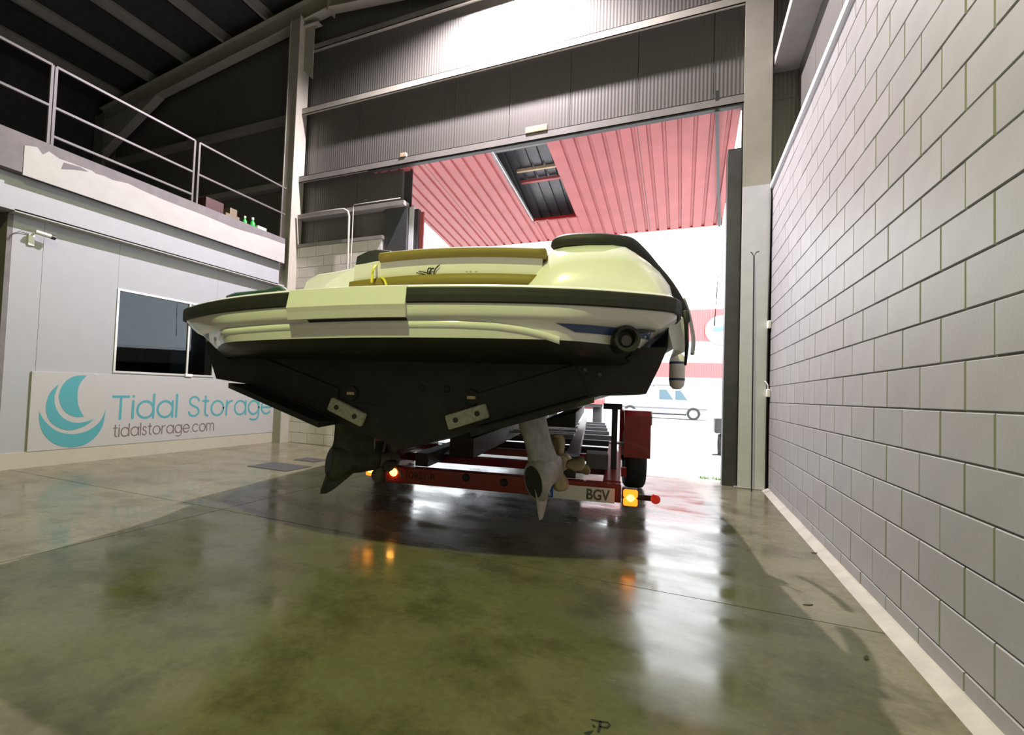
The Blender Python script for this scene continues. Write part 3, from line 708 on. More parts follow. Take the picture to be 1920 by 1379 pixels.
# moulded arch on the stern
def on_skirt(u, z, out=.004):     # a point of the stern skirt at half-breadth u and height z
    tab = ((1.484, .034), (1.440, .040), (1.396, .048))
    z_ = max(1.396, min(1.484, z))
    for (za, ia), (zb, ib) in zip(tab, tab[1:]):
        if za >= z_ >= zb: ins = ia + (ib-ia)*(za-z_)/(za-zb); break
    R_ = [PL[i] - NM[i]*(ins-out+under(i, z)) for i in range(5, len(PL)-5)]
    for p, q in zip(R_, R_[1:]):
        if p.x <= u <= q.x:
            t = (u-p.x)/max(1e-6, q.x-p.x); r = p.lerp(q, t); return V(u, r.y, z + crown(r))
    r = R_[0] if u < 0 else R_[-1]
    return V(u, r.y, z + crown(r))
arch = [(-1.40, 1.412), (-1.34, 1.436), (-1.24, 1.460), (-1.08, 1.474), (-.6, 1.479), (0, 1.480), (.5, 1.480), (.72, 1.473), (.86, 1.456), (.98, 1.430), (1.05, 1.408)]
def arch_z(u):
    for (a, za), (b_, zb) in zip(arch, arch[1:]):
        if a <= u <= b_: return za + (zb-za)*(u-a)/(b_-a)
    return arch[-1][1]
bm = bmesh.new()
uu = [-1.40 + (1.05+1.40)*k/70 for k in range(71)]
loft(bm, [[on_skirt(u_, arch_z(u_)+dz, o_) for u_ in uu] for dz, o_ in ((.005, .001), (.002, .013), (-.030, .003), (-.034, .001))])
obj('stern_moulding', bm, 'gelcoat', bt, smooth=True)
for sg, ua, ub in ((1, 1.03, 1.545), (-1, 1.40, 1.52)):
    bm = bmesh.new(); n = 24
    loft(bm, [[on_skirt(sg*(ua+off + (ub-ua-off)*k/n), zz, .005) for k in range(n+1)] for zz, off in ((1.484, 0), (1.464, .05), (1.442, .10))])
    obj('blue_stripe', bm, 'stripe_blue', bt)
# exhaust outlets, cleats
for u_ in (1.365,):
    M_ = Matrix.Translation((u_, .06, 1.436)) @ Matrix.Rotation(pi/2, 4, 'X') @ Matrix.Rotation(.25 if u_ > 0 else -.25, 4, 'Y')
    bm = bmesh.new(); lathe(bm, [(.05, 0), (.072, 0), (.076, .155), (.070, .17), (.056, .17), (.050, .155), (.045, .12), (0, .12)], 28, M_)
    ex = obj('exhaust_outlet', bm, 'rubber', bt, smooth=False)
    bm = bmesh.new(); lathe(bm, [(0, .122), (.030, .122), (.030, .132), (0, .132)], 18, M_ @ Matrix.Translation((.006, -.006, 0))); obj('outlet_flap', bm, 'slab_grey', ex)
for u_, v_ in ((-1.50, .02), (1.46, .0)):
    bm = bmesh.new(); tube(bm, [(u_-.10, v_+.015, 1.496), (u_-.04, v_-.012, 1.49), (u_+.04, v_-.012, 1.49), (u_+.10, v_+.03, 1.496)], [.006, .011, .011, .006], 8)
    tube(bm, [(u_-.03, v_-.01, 1.49), (u_-.03, v_+.03, 1.512)], .008); tube(bm, [(u_+.03, v_-.01, 1.49), (u_+.03, v_+.03, 1.512)], .008)
    obj('mooring_cleat', bm, 'chrome' if u_ < 0 else 'dark_steel', bt, smooth=True)
# transom fittings: anodes, lights, holes, trim tabs
def slabrot(c_, w_, h_, d_, ang):
    M_ = Matrix.Translation(c_) @ Matrix.Rotation(ang, 4, 'Y')
    bm = bmesh.new(); box(bm, (-w_/2, -d_, -h_/2), (w_/2, 0, h_/2))
    for v in bm.verts: v.co = M_ @ v.co
    return bm, M_
for sg, c_, ang in ((-1, (-.418, .2, .942), math.radians(22)), (1, (.445, .2, .950), math.radians(-19))):
    bm, M_ = slabrot(c_, .285, .098, .05, ang); an = obj('zinc_anode', bm, 'anode', bt, bevel=.012)
    for dx in (-.075, .075):
        bm = bmesh.new(); lathe(bm, [(0, .051), (.013, .051), (.015, .0535), (.018, .0515), (.018, .05)], 14, M_ @ Matrix.Translation((dx, 0, 0)) @ Matrix.Rotation(pi/2, 4, 'X')); obj('bolt', bm, 'dark_steel', an)
for px_, py_ in ((658, 738), (884, 746)):
    c_ = bv(px_, py_, .19)
    bm = bmesh.new(); lathe(bm, [(0, 0), (.055, 0), (.05, .014), (0, .014)], 20, Matrix.Translation((c_.x, .2, c_.z)) @ Matrix.Rotation(pi/2, 4, 'X')); li = obj('underwater_light', bm, 'antifoul', bt)
    obj('lens', B((c_.x-.028, .180, c_.z-.010), (c_.x+.028, .186, c_.z+.010)), 'brass', li)
for px_, py_ in ((792, 729), (838, 730), (1080, 718), (1098, 694), (1125, 703), (1057, 737), (1008, 752)):
    c_ = bv(px_, py_, .2); r_ = .016 if px_ < 900 else .009
    bm = bmesh.new(); lathe(bm, [(0, .002), (r_, .002), (r_*1.3, .006), (r_*1.5, .002), (r_*1.5, 0)], 12, Matrix.Translation((c_.x, .2, c_.z)) @ Matrix.Rotation(pi/2, 4, 'X')); obj('skin_fitting', bm, 'rubber' if px_ < 900 else 'slab_grey', bt)
def hz(u): return .705 + (1.12-.705)*abs(u)/1.28
for sg in (-1, 1):
    bm = bmesh.new(); a, b_ = .52*sg, 1.24*sg
    hexa(bm, [(a, -.02, hz(a)-.035), (b_, -.02, hz(b_)-.03), (b_, .25, hz(b_)-.025), (a, .25, hz(a)-.025), (a, -.02, hz(a)+.003), (b_, -.02, hz(b_)+.005), (b_, .25, hz(b_)+.004), (a, .25, hz(a)+.002)])
    tt = obj('trim_tab', bm, 'antifoul', bt)
    bm = bmesh.new(); prism(bm, [(sg*.50, .2, hz(.5)+.24), (sg*1.12, .2, hz(1.12)+.24), (sg*1.20, .2, hz(1.2)+.02), (sg*.50, .2, hz(.5)+.02)], (0, -.014, 0)); obj('tab_pad', bm, 'antifoul', bt, bevel=.006)
# spray strakes
for sg in (-1, 1):
    for f_ in (.45, .8):
        bm = bmesh.new(); pts = []
        for v in vs_[:8]:
            s = section(v); p = s[0].lerp(s[2], f_); pts.append(V(p.x*sg, p.y, p.z - .01))
        tube(bm, pts, .018, 6); obj('spray_strake', bm, 'antifoul', bt)

# pod drives
def pod(root, sg, m_, mp, yaw, tilt, sc):
    tl = tilt*sg
    M_ = Matrix.Translation(root) @ Matrix.Rotation(-tl, 4, 'Y') @ Matrix.Rotation(-yaw, 4, 'Z') @ Matrix.Scale(sc, 4)
    # local frame: x across, y forward, z up; hull at z=0
    def T(bm):
        for v in bm.verts: v.co = M_ @ v.co
        return bm
    def foil(z, y0, y1, th):
        n = 10; r = []
        for k in range(n):
            a = 2*pi*k/n; c_ = math.cos(a); r.append(Vector((th/2*math.sin(a)*(1-.25*c_), (y0+y1)/2 - (y1-y0)/2*c_, z)))
        return r
    bm = bmesh.new(); loft(bm, [foil(.16, -.22, .22, .15), foil(.0, -.22, .23, .15), foil(-.10, -.20, .24, .135), foil(-.22, -.19, .26, .135), foil(-.33, -.20, .28, .17), foil(-.38, -.20, .28, .10)], closed=True, caps=True)
    pd = obj('pod_drive', T(bm), m_, bt, smooth=True)
    bm = bmesh.new(); prof_ = [(-.20, .074), (-.19, .088), (-.12, .100), (0, .102), (.15, .092), (.27, .080), (.33, .070)]
    rows_ = [[Vector((r_*math.cos(2*pi*k/18)*.92, y_, -.40 + r_*math.sin(2*pi*k/18)*(1.75 if y_ < -.1 else 1.35) - (.035 if y_ < -.1 else 0))) for k in range(18)] for y_, r_ in prof_]
    loft(bm, rows_, closed=True, caps=True); obj('gear_case', T(bm), m_, pd, smooth=True)
    bm = bmesh.new(); rows_ = [[Vector((.068*s_*math.cos(2*pi*k/18), y_, -.435 + .125*s_*math.sin(2*pi*k/18))) for k in range(18)] for y_, s_ in ((-.203, 1), (-.19, .97))]
    loft(bm, rows_, closed=True, caps=True); obj('exhaust_port', T(bm), 'black', pd)
    bm = bmesh.new()
    def fin(z, y0, y1, th): return [Vector((th/2, y0+.02, z)), Vector((th/2, y1-.03, z)), Vector((0, y1, z)), Vector((-th/2, y1-.03, z)), Vector((-th/2, y0+.02, z)), Vector((0, y0, z))]
    loft(bm, [fin(-.47, -.20, .14, .035), fin(-.58, -.22, .02, .028), fin(-.68, -.24, -.10, .020), fin(-.72, -.24, -.17, .012)], closed=True, caps=True); obj('skeg', T(bm), m_, pd)
    for q, (y0, nb, R_, hand, ph) in enumerate(((.37, 4, .235, 1, -.1), (.49, 3, .25, -1, -.45))):
        bm = bmesh.new()
        lathe(bm, [(0, -.05), (.075, -.05), (.070, .05), (.045, .075) if q else (.07, .06), (0, .10 if q else .06)], 20, Matrix.Translation((0, y0, -.40)) @ Matrix.Rotation(-pi/2, 4, 'X'))
        for b_ in range(nb):
            rows_ = []
            for t_, wd in ((.055, .06), (.09, .10), (.13, .142), (.165, .146), (.19, .115), (.205, .055)):
                t_ = t_*R_/.205; pitch = hand*(1.0 - 1.9*t_)
                a = 2*pi*b_/nb + ph
                rd = Vector((math.cos(a), 0, math.sin(a))); tg = Vector((-math.sin(a), 0, math.cos(a)))
                ch = tg*math.cos(pitch) + Vector((0, 1, 0))*math.sin(pitch); nn = rd.cross(ch).normalized()
                c_ = Vector((0, y0, -.40)) + rd*t_
                rows_.append([c_ + ch*wd*x_ + nn*y_ for x_, y_ in ((-.5, 0), (-.25, .006), (.1, .007), (.5, 0), (.1, -.004), (-.25, -.004))])
            loft(bm, rows_, closed=True, caps=True)
        obj('propeller', T(bm), mp, pd, smooth=True)
    return pd
pod((.822, .565, .905), 1, 'pod_grey', 'prop', .29, .24, .87)
pod((-.577, .62, .87), -1, 'pod_shaded', 'prop_shaded', .58, .13, .83)  # port pod wears the colours with shade painted in

# superstructure: right coaming
bm = bmesh.new(); rows_ = []
for v, zi, ui, ut0, ut1, uo in ((.03, 1.72, .78, 1.02, 1.34, 1.58), (.06, 1.84, .76, 1.0, 1.35, 1.60), (.14, 1.97, .745, .985, 1.37, 1.635), (.26, 2.06, .70, .965, 1.385, 1.69), (.42, 2.115, .695, .955, 1.395, 1.715), (.8, 2.12, .78, .99, 1.43, 1.72), (1.4, 2.10, .92, 1.10, 1.48, 1.745), (2.4, 2.08, 1.10, 1.24, 1.54, 1.76), (4.0, 2.08, 1.2, 1.32, 1.55, 1.74)):
    z0 = 1.70
    r = []
    for t_ in (0, .3, .6, .85, .97): r.append(V(ui + (ut0-ui)*t_**1.25, v, z0 + (zi-z0)*t_))
    for t_ in (.15, .5, .85): r.append(V(ut0 + (ut1-ut0)*t_, v, zi + .012*math.sin(pi*t_)))
    for t_ in (.97, .87, .72, .52, .28, 0): r.append(V(uo + (ut1-uo)*t_**2.0, v, z0 + (zi-z0)*t_))
    rows_.append(r)
loft(bm, rows_); bm.faces.new([bm.verts[i] for i in []]) if False else None
bm.verts.ensure_lookup_table(); n_ = len(rows_[0]); bm.faces.new(bm.verts[:n_]); bm.faces.new(bm.verts[-n_:])
obj('starboard_coaming', bm, 'gelcoat', bt, smooth=True)
# black grab rail on the coaming
rp = [(.965, .36, 2.10), (.985, .33, 2.118), (1.08, .31, 2.125), (1.22, .31, 2.122), (1.33, .35, 2.120)] + [tuple(bv(*q)) for q in ((1178, 457, .42), (1200, 475, .50), (1225, 503, .60), (1248, 528, .68), (1268, 556, .76), (1281, 580, .82), (1288, 602, .9))]
bm = bmesh.new(); pts = smooth_poly(rp, 4)
rr = [.034 + .010*min(1, k/6) if k < len(pts)*.55 else .044 - .020*((k-len(pts)*.55)/(len(pts)*.45)) for k in range(len(pts))]
tube(bm, pts, rr, 12); obj('coaming_rail', bm, 'rubber', bt, smooth=True)
rp = [tuple(bv(*q)) for q in ((1281, 560, 1.2), (1290, 585, 1.25), (1297, 615, 1.3), (1300, 640, 1.35), (1298, 665, 1.4))]
bm = bmesh.new(); tube(bm, smooth_poly(rp, 4), .016, 8); obj('side_rail', bm, 'galv', bt, smooth=True)
bm = bmesh.new()
side = [bv(1287, 590, .45), bv(1289, 645, .5), bv(1284, 660, .5), bv(1262, 655, .45), bv(1252, 615, .4)]
prism(bm, [V(p.x, p.y, p.z) for p in side], (.0, .9, .0)); obj('quarter_panel', bm, 'gelcoat', bt)
bm = bmesh.new(); tube(bm, [bv(1284, 583, .40), bv(1287, 610, .42), bv(1288, 650, .45), bv(1285, 685, .5)], [.016, .014, .012, .008], 8); obj('quarter_edge', bm, 'rubber', bt, smooth=True)
# port coaming with its black top, set farther forward
def pxprism(nm, px, v, dv, m_, base, floor_z, bev=0.0):
    bm = bmesh.new(); P_ = [bv(x_, y_, v) for x_, y_ in px]
    for p, (x_, y_) in zip(P_, px):
        if y_ >= base: p.z = floor_z      # stands on the deck
    prism(bm, P_, (0, dv, 0)); return obj(nm, bm, m_, bt, bevel=bev)
pxprism('port_coaming', ((565,556),(590,548),(612,532),(640,514),(668,499),(700,491),(735,487),(748,488),(722,500),(700,514),(684,528),(668,545),(660,556)), .55, 1.1, 'gelcoat', 544, 1.685, bev=.02)
pxprism('port_wing', ((520,558),(545,546),(572,526),(596,513),(625,509),(668,500),(660,540),(600,558)), 1.5, 2.0, 'gelcoat', 538, 1.69, bev=.03)
pxprism('port_headrest', ((660,491),(668,480),(685,472),(705,467),(730,469),(745,478),(748,488),(735,488),(700,491),(668,500)), 1.35, .5, 'rubber', 487, 1.95, bev=.02)
# aft sunpad with mustard rolls
def curved(nm, u0, u1, rowsz, m_, bulge=.08, vo=.2, smooth=True):
    bm = bmesh.new(); n = 24; rows__ = []
    for k in range(n+1):
        u_ = u0 + (u1-u0)*k/n; s_ = 1-((u_-.3)/.75)**2
        rows__.append([V(u_, vo + d_ - bulge*s_, z_ + .02*s_ - .02) for d_, z_ in rowsz])
    loft(bm, rows__, closed=True, caps=True); return obj(nm, bm, m_, bt, smooth=smooth)
curved('sunpad', -.42, .90, [(.0, 1.70), (.0, 1.995), (.35, 2.0), (.35, 1.70)], 'seat_white', smooth=False)
curved('sunpad_roll', -.20, .92, [(-.02, 1.985), (-.045, 2.0), (-.05, 2.025), (-.03, 2.045), (.06, 2.055), (.35, 2.05), (.35, 1.985)], 'mustard')
curved('sunpad_band', -.44, .88, [(.0, 1.80), (-.03, 1.805), (-.04, 1.83), (-.03, 1.872), (0, 1.88), (.1, 1.88), (.1, 1.80)], 'mustard')
curved('seat_base', -.5, .86, [(-.02, 1.70), (-.02, 1.805), (.1, 1.805), (.1, 1.70)], 'gelcoat', smooth=False)
# emblem on the sunpad
def emb(pts, w_, nm='emblem_stroke'):
    bm = bmesh.new()
    pts = smooth_poly(pts, 3); P3 = [bv(760+p[0]*.1354, 470+p[1]*.1354, .112) for p in pts]
    ribbon(bm, [(p.x, p.z) for p in P3], w_, (0, .112, 0), (1, 0, 0), (0, 0, 1), .003); obj(nm, bm, 'black', bt)
emb([(155,312),(230,320),(300,342)], .006); emb([(190,293),(255,300),(308,318)], .007); emb([(308,318),(314,268),(328,248),(352,246)], .009); emb([(338,332),(346,292),(364,258),(392,250)], .011); emb([(392,332),(404,290),(424,250),(470,205)], .009); emb([(185,338),(230,332),(290,345)], .003)
for x_ in (850, 905, 980): emb([(x_-10, 299), (x_+2, 296), (x_+12, 300)], .004, 'script_mark')
# loose things on the boat
rp = [bv(747, 476, 1.25), bv(725, 486, .5), bv(703, 500, .12), bv(698, 515, .08), bv(697, 530, .07)]
bm = bmesh.new(); tube(bm, [bt_ for bt_ in smooth_poly([tuple(p) for p in rp], 4)], .008, 8)
rp2 = [bv(707, 520, .35), bv(716, 521, .12), bv(722, 528, .06), bv(726, 543, .04)]
tube(bm, smooth_poly([tuple(p) for p in rp2], 4), .008, 8)
MB = Matrix.Translation(BO) @ Matrix.Rotation(TH, 4, 'Z')
for v in bm.verts: v.co = MB @ v.co
tag(obj('mooring_rope', bm, 'rope', smooth=True), 'yellow mooring rope lying over the cushions at the boat stern', 'rope')
bm = bmesh.new()
ol = [(424,557),(440,551),(470,548),(500,545),(522,537),(536,541),(542,550),(544,556)]
a = [bv(x_, y_+2, -.12) for x_, y_ in ol]; b_ = [bv(x_, y_-2, .0) for x_, y_ in ol]; c_ = [bv(x_, y_+4, .12) for x_, y_ in ol]
loft(bm, [[MB @ p for p in r] for r in (a, b_, c_)])
bm.verts.ensure_lookup_table()
o = tag(obj('green_tarp', bm, 'tarp', smooth=True), 'dark green folded tarp on the left corner of the swim platform', 'tarp')
md = o.modifiers.new('s', 'SOLIDIFY'); md.thickness = .02
t = thing('boat_fender', 'white fender hanging on the sunlit right side of the boat', 'fender', MB @ Vector((1.87, 1.25, 1.19)), 0)
bm = bmesh.new(); lathe(bm, [(0, 0), (.03, .004), (.052, .03), (.058, .07), (.058, .22), (.052, .26), (.03, .285), (.015, .31), (0, .31)], 18); obj('fender_body', bm, 'plastic_white', t, smooth=True)
for z_ in (.07, .20):
    bm = bmesh.new(); lathe(bm, [(.0575, z_), (.0595, z_+.004), (.0595, z_+.016), (.0575, z_+.02), (.056, z_+.01), (.0575, z_)], 18); obj('band', bm, 'stripe_blue', t)
bm = bmesh.new(); tube(bm, [(0, 0, .30), (-.02, .01, .52)], .006, 6); obj('fender_line', bm, 'plastic_white', t)

# ================================================================== TRAILER
tr = thing('boat_trailer', 'red boat trailer with lit amber tail lamps under the boat', 'trailer', BO, TH)
rb = obj('rear_beam', B((-.555, 1.20, .272), (1.47, 1.30, .418)), 'trailer_red', tr, bevel=.008)
for u_, z_ in ((.196, .371), (.527, .357)):
    bm = bmesh.new(); lathe(bm, [(0, .002), (.022, .002), (.028, .005), (.034, .002), (.034, 0)], 16, Matrix.Translation((u_, 1.20, z_)) @ Matrix.Rotation(pi/2, 4, 'X')); obj('socket', bm, 'black', rb)
obj('number_panel', B((-.40, 1.197, .300), (.01, 1.20, .400)), 'trailer_red', rb)
bm = font_mesh('10921-R', .085, (-.37, 1.1965, .322), (1, 0, 0), (0, 0, 1), .0008); obj('beam_number', bm, 'crate', rb)
pv = 1.176
lp = obj('licence_plate', B((.895, pv, .268), (1.42, pv+.006, .385)), 'plate', tr, bevel=.003)
obj('blue_band', B((.899, pv-.0015, .273), (.94, pv, .380)), 'plate_blue', lp)
bm = font_mesh('E', .036, (.908, pv-.002, .288), (1, 0, 0), (0, 0, 1), .0005); obj('country_letter', bm, 'plate', lp)
bm = font_mesh('BGV', .118, (1.20, pv-.002, .286), (.80, 0, 0), (0, 0, 1), .0005, .003); obj('plate_letters', bm, 'ink', lp)
def taillamp(u_, v_, z_, w_, h_, d_=.06):
    l = obj('tail_lamp', B((u_-w_/2, v_, z_-h_/2), (u_+w_/2, v_+d_, z_+h_/2)), 'rubber', tr, bevel=.008)
    obj('amber_lens', B((u_-w_/2+.004, v_-.03, z_), (u_+w_/2-.004, v_, z_+h_/2-.004)), 'amber', l, bevel=.014)
    obj('stop_lens', B((u_-w_/2+.004, v_-.03, z_-h_/2+.004), (u_+w_/2-.004, v_, z_-.002)), 'amber', l, bevel=.014)
    bm = bmesh.new(); lathe(bm, [(0, .034), (.026, .032), (.034, .02), (.034, .0), (0, 0)], 16, Matrix.Translation((u_, v_, z_)) @ Matrix.Rotation(pi/2, 4, 'X')); obj('hot_spot', bm, 'amber_hot', l)
    return l
taillamp(1.535, 1.14, .335, .115, .135)
taillamp(-.66, 1.14, .385, .105, .115)
bm = bmesh.new(); tube(bm, [(1.58, 1.18, .335), (1.70, 1.17, .335)], .022, 10); st = obj('marker_stalk', bm, 'rubber', tr)
bm = bmesh.new(); lathe(bm, [(0, 0), (.036, 0), (.036, .03), (.02, .045), (0, .045)], 14, Matrix.Translation((1.72, 1.17, .335)) @ Matrix.Rotation(pi/2, 4, 'X')); obj('marker_lens', bm, 'red_lens', st)
bm = bmesh.new(); tube(bm, [(-.70, 1.18, .40), (-.79, 1.17, .41)], .016, 10); st = obj('marker_stalk', bm, 'rubber', tr)
bm = bmesh.new(); lathe(bm, [(0, 0), (.030, 0), (.030, .03), (.018, .04), (0, .04)], 14, Matrix.Translation((-.80, 1.17, .41)) @ Matrix.Rotation(pi/2, 4, 'X')); obj('marker_lens', bm, 'amber', st)
bm = bmesh.new(); lathe(bm, [(0, .02), (.03, .018), (.036, 0), (0, 0)], 16, Matrix.Translation((-.475, 1.198, .365)) @ Matrix.Rotation(pi/2, 4, 'X')); obj('side_marker', bm, 'amber_hot', tr, smooth=True)
# frame
for u0, u1 in ((1.33, 1.47), (-.70, -.56)):
    bm = bmesh.new(); hexa(bm, [(u0, 1.28, .30), (u1, 1.28, .30), (u1+.10 if u0 > 0 else u1-.1, 3.1, .42), (u0+.10 if u0 > 0 else u0-.1, 3.1, .42), (u0, 1.28, .43), (u1, 1.28, .43), (u1+.10 if u0 > 0 else u1-.1, 3.1, .56), (u0+.10 if u0 > 0 else u0-.1, 3.1, .56)]); obj('side_rail', bm, 'trailer_red', tr, bevel=.006)
for u_ in (-.25, 1.05):
    obj('main_beam', B((u_-.06, 1.3, .42), (u_+.06, 10.5, .54)), 'dark_steel', tr)
for v_ in (1.9, 2.8, 3.6, 4.6, 5.6, 6.6, 7.6, 8.6, 9.6):
    obj('cross_member', B((-.70 if v_ < 3 else -.30, v_-.04, .38), (1.55, v_+.04, .46)), 'trailer_red' if v_ < 3 else 'dark_steel', tr)
for v_ in (4.0, 4.3, 4.9, 5.2, 5.9, 6.2, 6.9, 7.2): obj('deck_rung', B((-.2, v_-.05, .55), (1.0, v_+.05, .575)), 'galv', tr)
# keel beam and bunks that carry the hull
obj('keel_beam', B((-.12, 1.75, .46), (.12, 9.0, .655)), 'keel_wood', tr)
for u_ in (-.85, .95):
    bm = bmesh.new(); z_ = hz(u_) - .09; hexa(bm, [(u_-.14, 1.6, z_-.10), (u_+.14, 1.6, z_-.10), (u_+.14, 6.5, z_-.13), (u_-.14, 6.5, z_-.13), (u_-.14, 1.6, z_-.04 if u_ > 0 else z_+.04), (u_+.14, 1.6, z_+.04 if u_ > 0 else z_-.04), (u_+.14, 6.5, z_+.0 if u_ > 0 else z_-.07), (u_-.14, 6.5, z_-.07 if u_ > 0 else z_+.0)]); obj('bunk', bm, 'rubber', tr, bevel=.01)
bm = bmesh.new(); hexa(bm, [bv(*q, 1.6) for q in ((1058, 850), (1096, 866), (1096, 885), (1052, 875))] + [bv(*q, 1.85) for q in ((1058, 846), (1096, 858), (1096, 880), (1052, 868))]); obj('rubber_pad', bm, 'rubber', tr, bevel=.008)
obj('rubber_pad', B((1.19, 1.6, .465), (1.38, 1.9, .60)), 'slab_grey', tr, bevel=.008)
for u_ in (1.43, -.72):
    bm = bmesh.new(); bar(bm, (u_, 1.75, .45), (u_, 1.75, 1.0), .05, .05, up=(0, 1, 0)); sp = obj('support_post', bm, 'black', tr)
    obj('support_pad', B((u_-.10, 1.68, 1.0), (u_+.06, 1.82, 1.05)), 'rubber', sp)
# wheels with boxed fenders
def wheel(u_, v_):
    R_ = .36; M_ = Matrix.Translation((u_, v_, R_)) @ Matrix.Rotation(pi/2, 4, 'Y')
    bm = bmesh.new(); lathe(bm, [(.22, -.11), (.32, -.125), (.352, -.10), (R_, -.05), (R_, .05), (.352, .10), (.32, .125), (.22, .11), (.21, 0), (.22, -.11)], 28, M_); wh = obj('wheel', bm, 'tyre', tr, smooth=True)
    bm = bmesh.new(); lathe(bm, [(0, .05), (.07, .06), (.09, .03), (.19, .05), (.222, .10), (.222, -.10), (.15, -.05), (0, -.05)], 24, M_); obj('rim', bm, 'galv', wh)
for su in (1.745, -1.50):
    wheel(su, 3.55)
    bm = bmesh.new(); u0, u1 = su-.15, su+.14
    prof_ = [(3.05, .42), (3.05, .90), (3.12, .96), (4.0, .96), (4.07, .90), (4.07, .50)]
    loft(bm, [[V(u_, a, b_) for a, b_ in prof_] for u_ in (u0, u1)])
    fd = obj('fender', bm, 'trailer_red', tr); md = fd.modifiers.new('s', 'SOLIDIFY'); md.thickness = .012; md.offset = -1
    bm = bmesh.new(); prism(bm, [(u1 if su > 0 else u0, 3.05, .80), (u1 if su > 0 else u0, 3.05, .90), (u1 if su > 0 else u0, 3.12, .96), (u1 if su > 0 else u0, 4.0, .96), (u1 if su > 0 else u0, 4.07, .80)], (.012, 0, 0)); obj('fender_skirt', bm, 'galv', fd)
    obj('axle_bracket', B((su-.30 if su > 0 else su+.10, 3.3, .42), (su-.10 if su > 0 else su+.30, 3.5, .56)), 'galv', tr)
for v_ in (3.55,):
    bm = bmesh.new(); tube(bm, [(-1.48, v_, .36), (1.72, v_, .36)], .035, 10); obj('axle', bm, 'dark_steel', tr)
obj('drawbar', B((.33, 9.5, .42), (.47, 12.2, .54)), 'trailer_red', tr)

# ================================================================== OUTSIDE
tag(obj('ground', B((-60, .30, -.2), (60, 90, -.004)), 'asphalt'), 'pale sunlit yard outside the warehouse door', 'ground', kind='structure')
# red tow truck ahead of the trailer
tt = thing('tow_truck', 'red tow truck standing in the yard ahead of the boat trailer', 'truck', MB @ Vector((.55, 13.2, 0)), TH)
bm = bmesh.new(); hexa(bm, [(-1.0, 0, .75), (1.0, 0, .75), (1.0, 3.2, .75), (-1.0, 3.2, .75), (-1.0, 0, 1.0), (1.0, 0, 1.0), (1.0, 3.2, 1.0), (-1.0, 3.2, 1.0)]); obj('chassis', bm, 'dark_steel', tt, bevel=.02)
bm = bmesh.new(); prism(bm, [(-1.0, 3.2, .6), (-1.0, 3.2, 2.3), (-1.0, 4.6, 2.3), (-1.0, 5.2, 1.5), (-1.0, 5.2, .6)], (2.0, 0, 0)); cab = obj('cab', bm, 'door_red', tt, bevel=.04)
obj('rear_glass', B((-.7, 3.19, 1.5), (.7, 3.2, 2.1)), 'van_glass', cab)
for su in (-.85, .85):
    bm = bmesh.new(); prism(bm, [(su-.22, -.1+.6*(1-math.cos(a)), .85+.35*math.sin(a)) for a in [pi*k/8 for k in range(9)]], (.44, 0, 0)); obj('mudguard', bm, 'door_red', tt)
    for v_ in (.5, 4.3):
        M_ = Matrix.Translation((su, v_, .42)) @ Matrix.Rotation(pi/2, 4, 'Y')
        bm = bmesh.new(); lathe(bm, [(.22, -.13), (.36, -.14), (.42, -.08), (.42, .08), (.36, .14), (.22, .13), (.22, -.13)], 24, M_); wh = obj('wheel', bm, 'tyre', tt, smooth=True)
        bm = bmesh.new(); lathe(bm, [(0, .08), (.2, .06), (.225, .12), (.225, -.12), (0, -.06)], 20, M_); obj('rim', bm, 'galv', wh)
# white van
vn = thing('white_van', 'white van with a roof rack parked across the yard', 'van', (-2.3, 22.4, 0), 0)
bm = bmesh.new()
side = [(-2.1, .25), (-2.15, .6), (-2.1, 1.55), (-1.95, 1.72), (.9, 1.74), (1.15, 1.66), (1.85, 1.02), (2.55, .88), (2.72, .6), (2.68, .28)]
prism(bm, [(a, -.85, b_) for a, b_ in side], (0, 1.7, 0)); obj('van_body', bm, 'van_white', vn, bevel=.05)
for a, b_ in (((.95, 1.05), (1.55, 1.55)), ((.15, 1.05), (.85, 1.58))):
    bm = bmesh.new(); prism(bm, [(a[0], -.862, 1.05), (b_[0], -.862, 1.05), (b_[0]-.35, -.862, b_[1]), (a[0], -.862, b_[1])], (0, .02, 0)); obj('side_window', bm, 'van_glass', vn)
for a in (-1.35, 1.85):
    M_ = Matrix.Translation((a, -.80, .33)) @ Matrix.Rotation(pi/2, 4, 'X')
    bm = bmesh.new(); lathe(bm, [(.2, -.08), (.30, -.1), (.33, -.06), (.33, .08), (.30, .11), (.2, .1), (.2, -.08)], 24, M_); wh = obj('wheel', bm, 'tyre', vn, smooth=True)
    bm = bmesh.new(); lathe(bm, [(0, .10), (.18, .09), (.205, .11), (.205, -.05), (0, -.04)], 20, M_); obj('rim', bm, 'galv', wh)
obj('door_moulding', B((-2.0, -.875, .55), (2.5, -.855, .61)), 'slab_grey', vn); obj('sill', B((-1.0, -.86, .22), (1.5, -.8, .30)), 'black', vn)
for y_ in (-.7, .7):
    obj('roof_rail', B((-1.8, y_-.02, 1.82), (.9, y_+.02, 1.85)), 'slab_grey', vn)
for a in (-1.4, -.2, .7): obj('rack_bar', B((a-.02, -.72, 1.72), (a+.02, .72, 1.82)), 'slab_grey', vn)
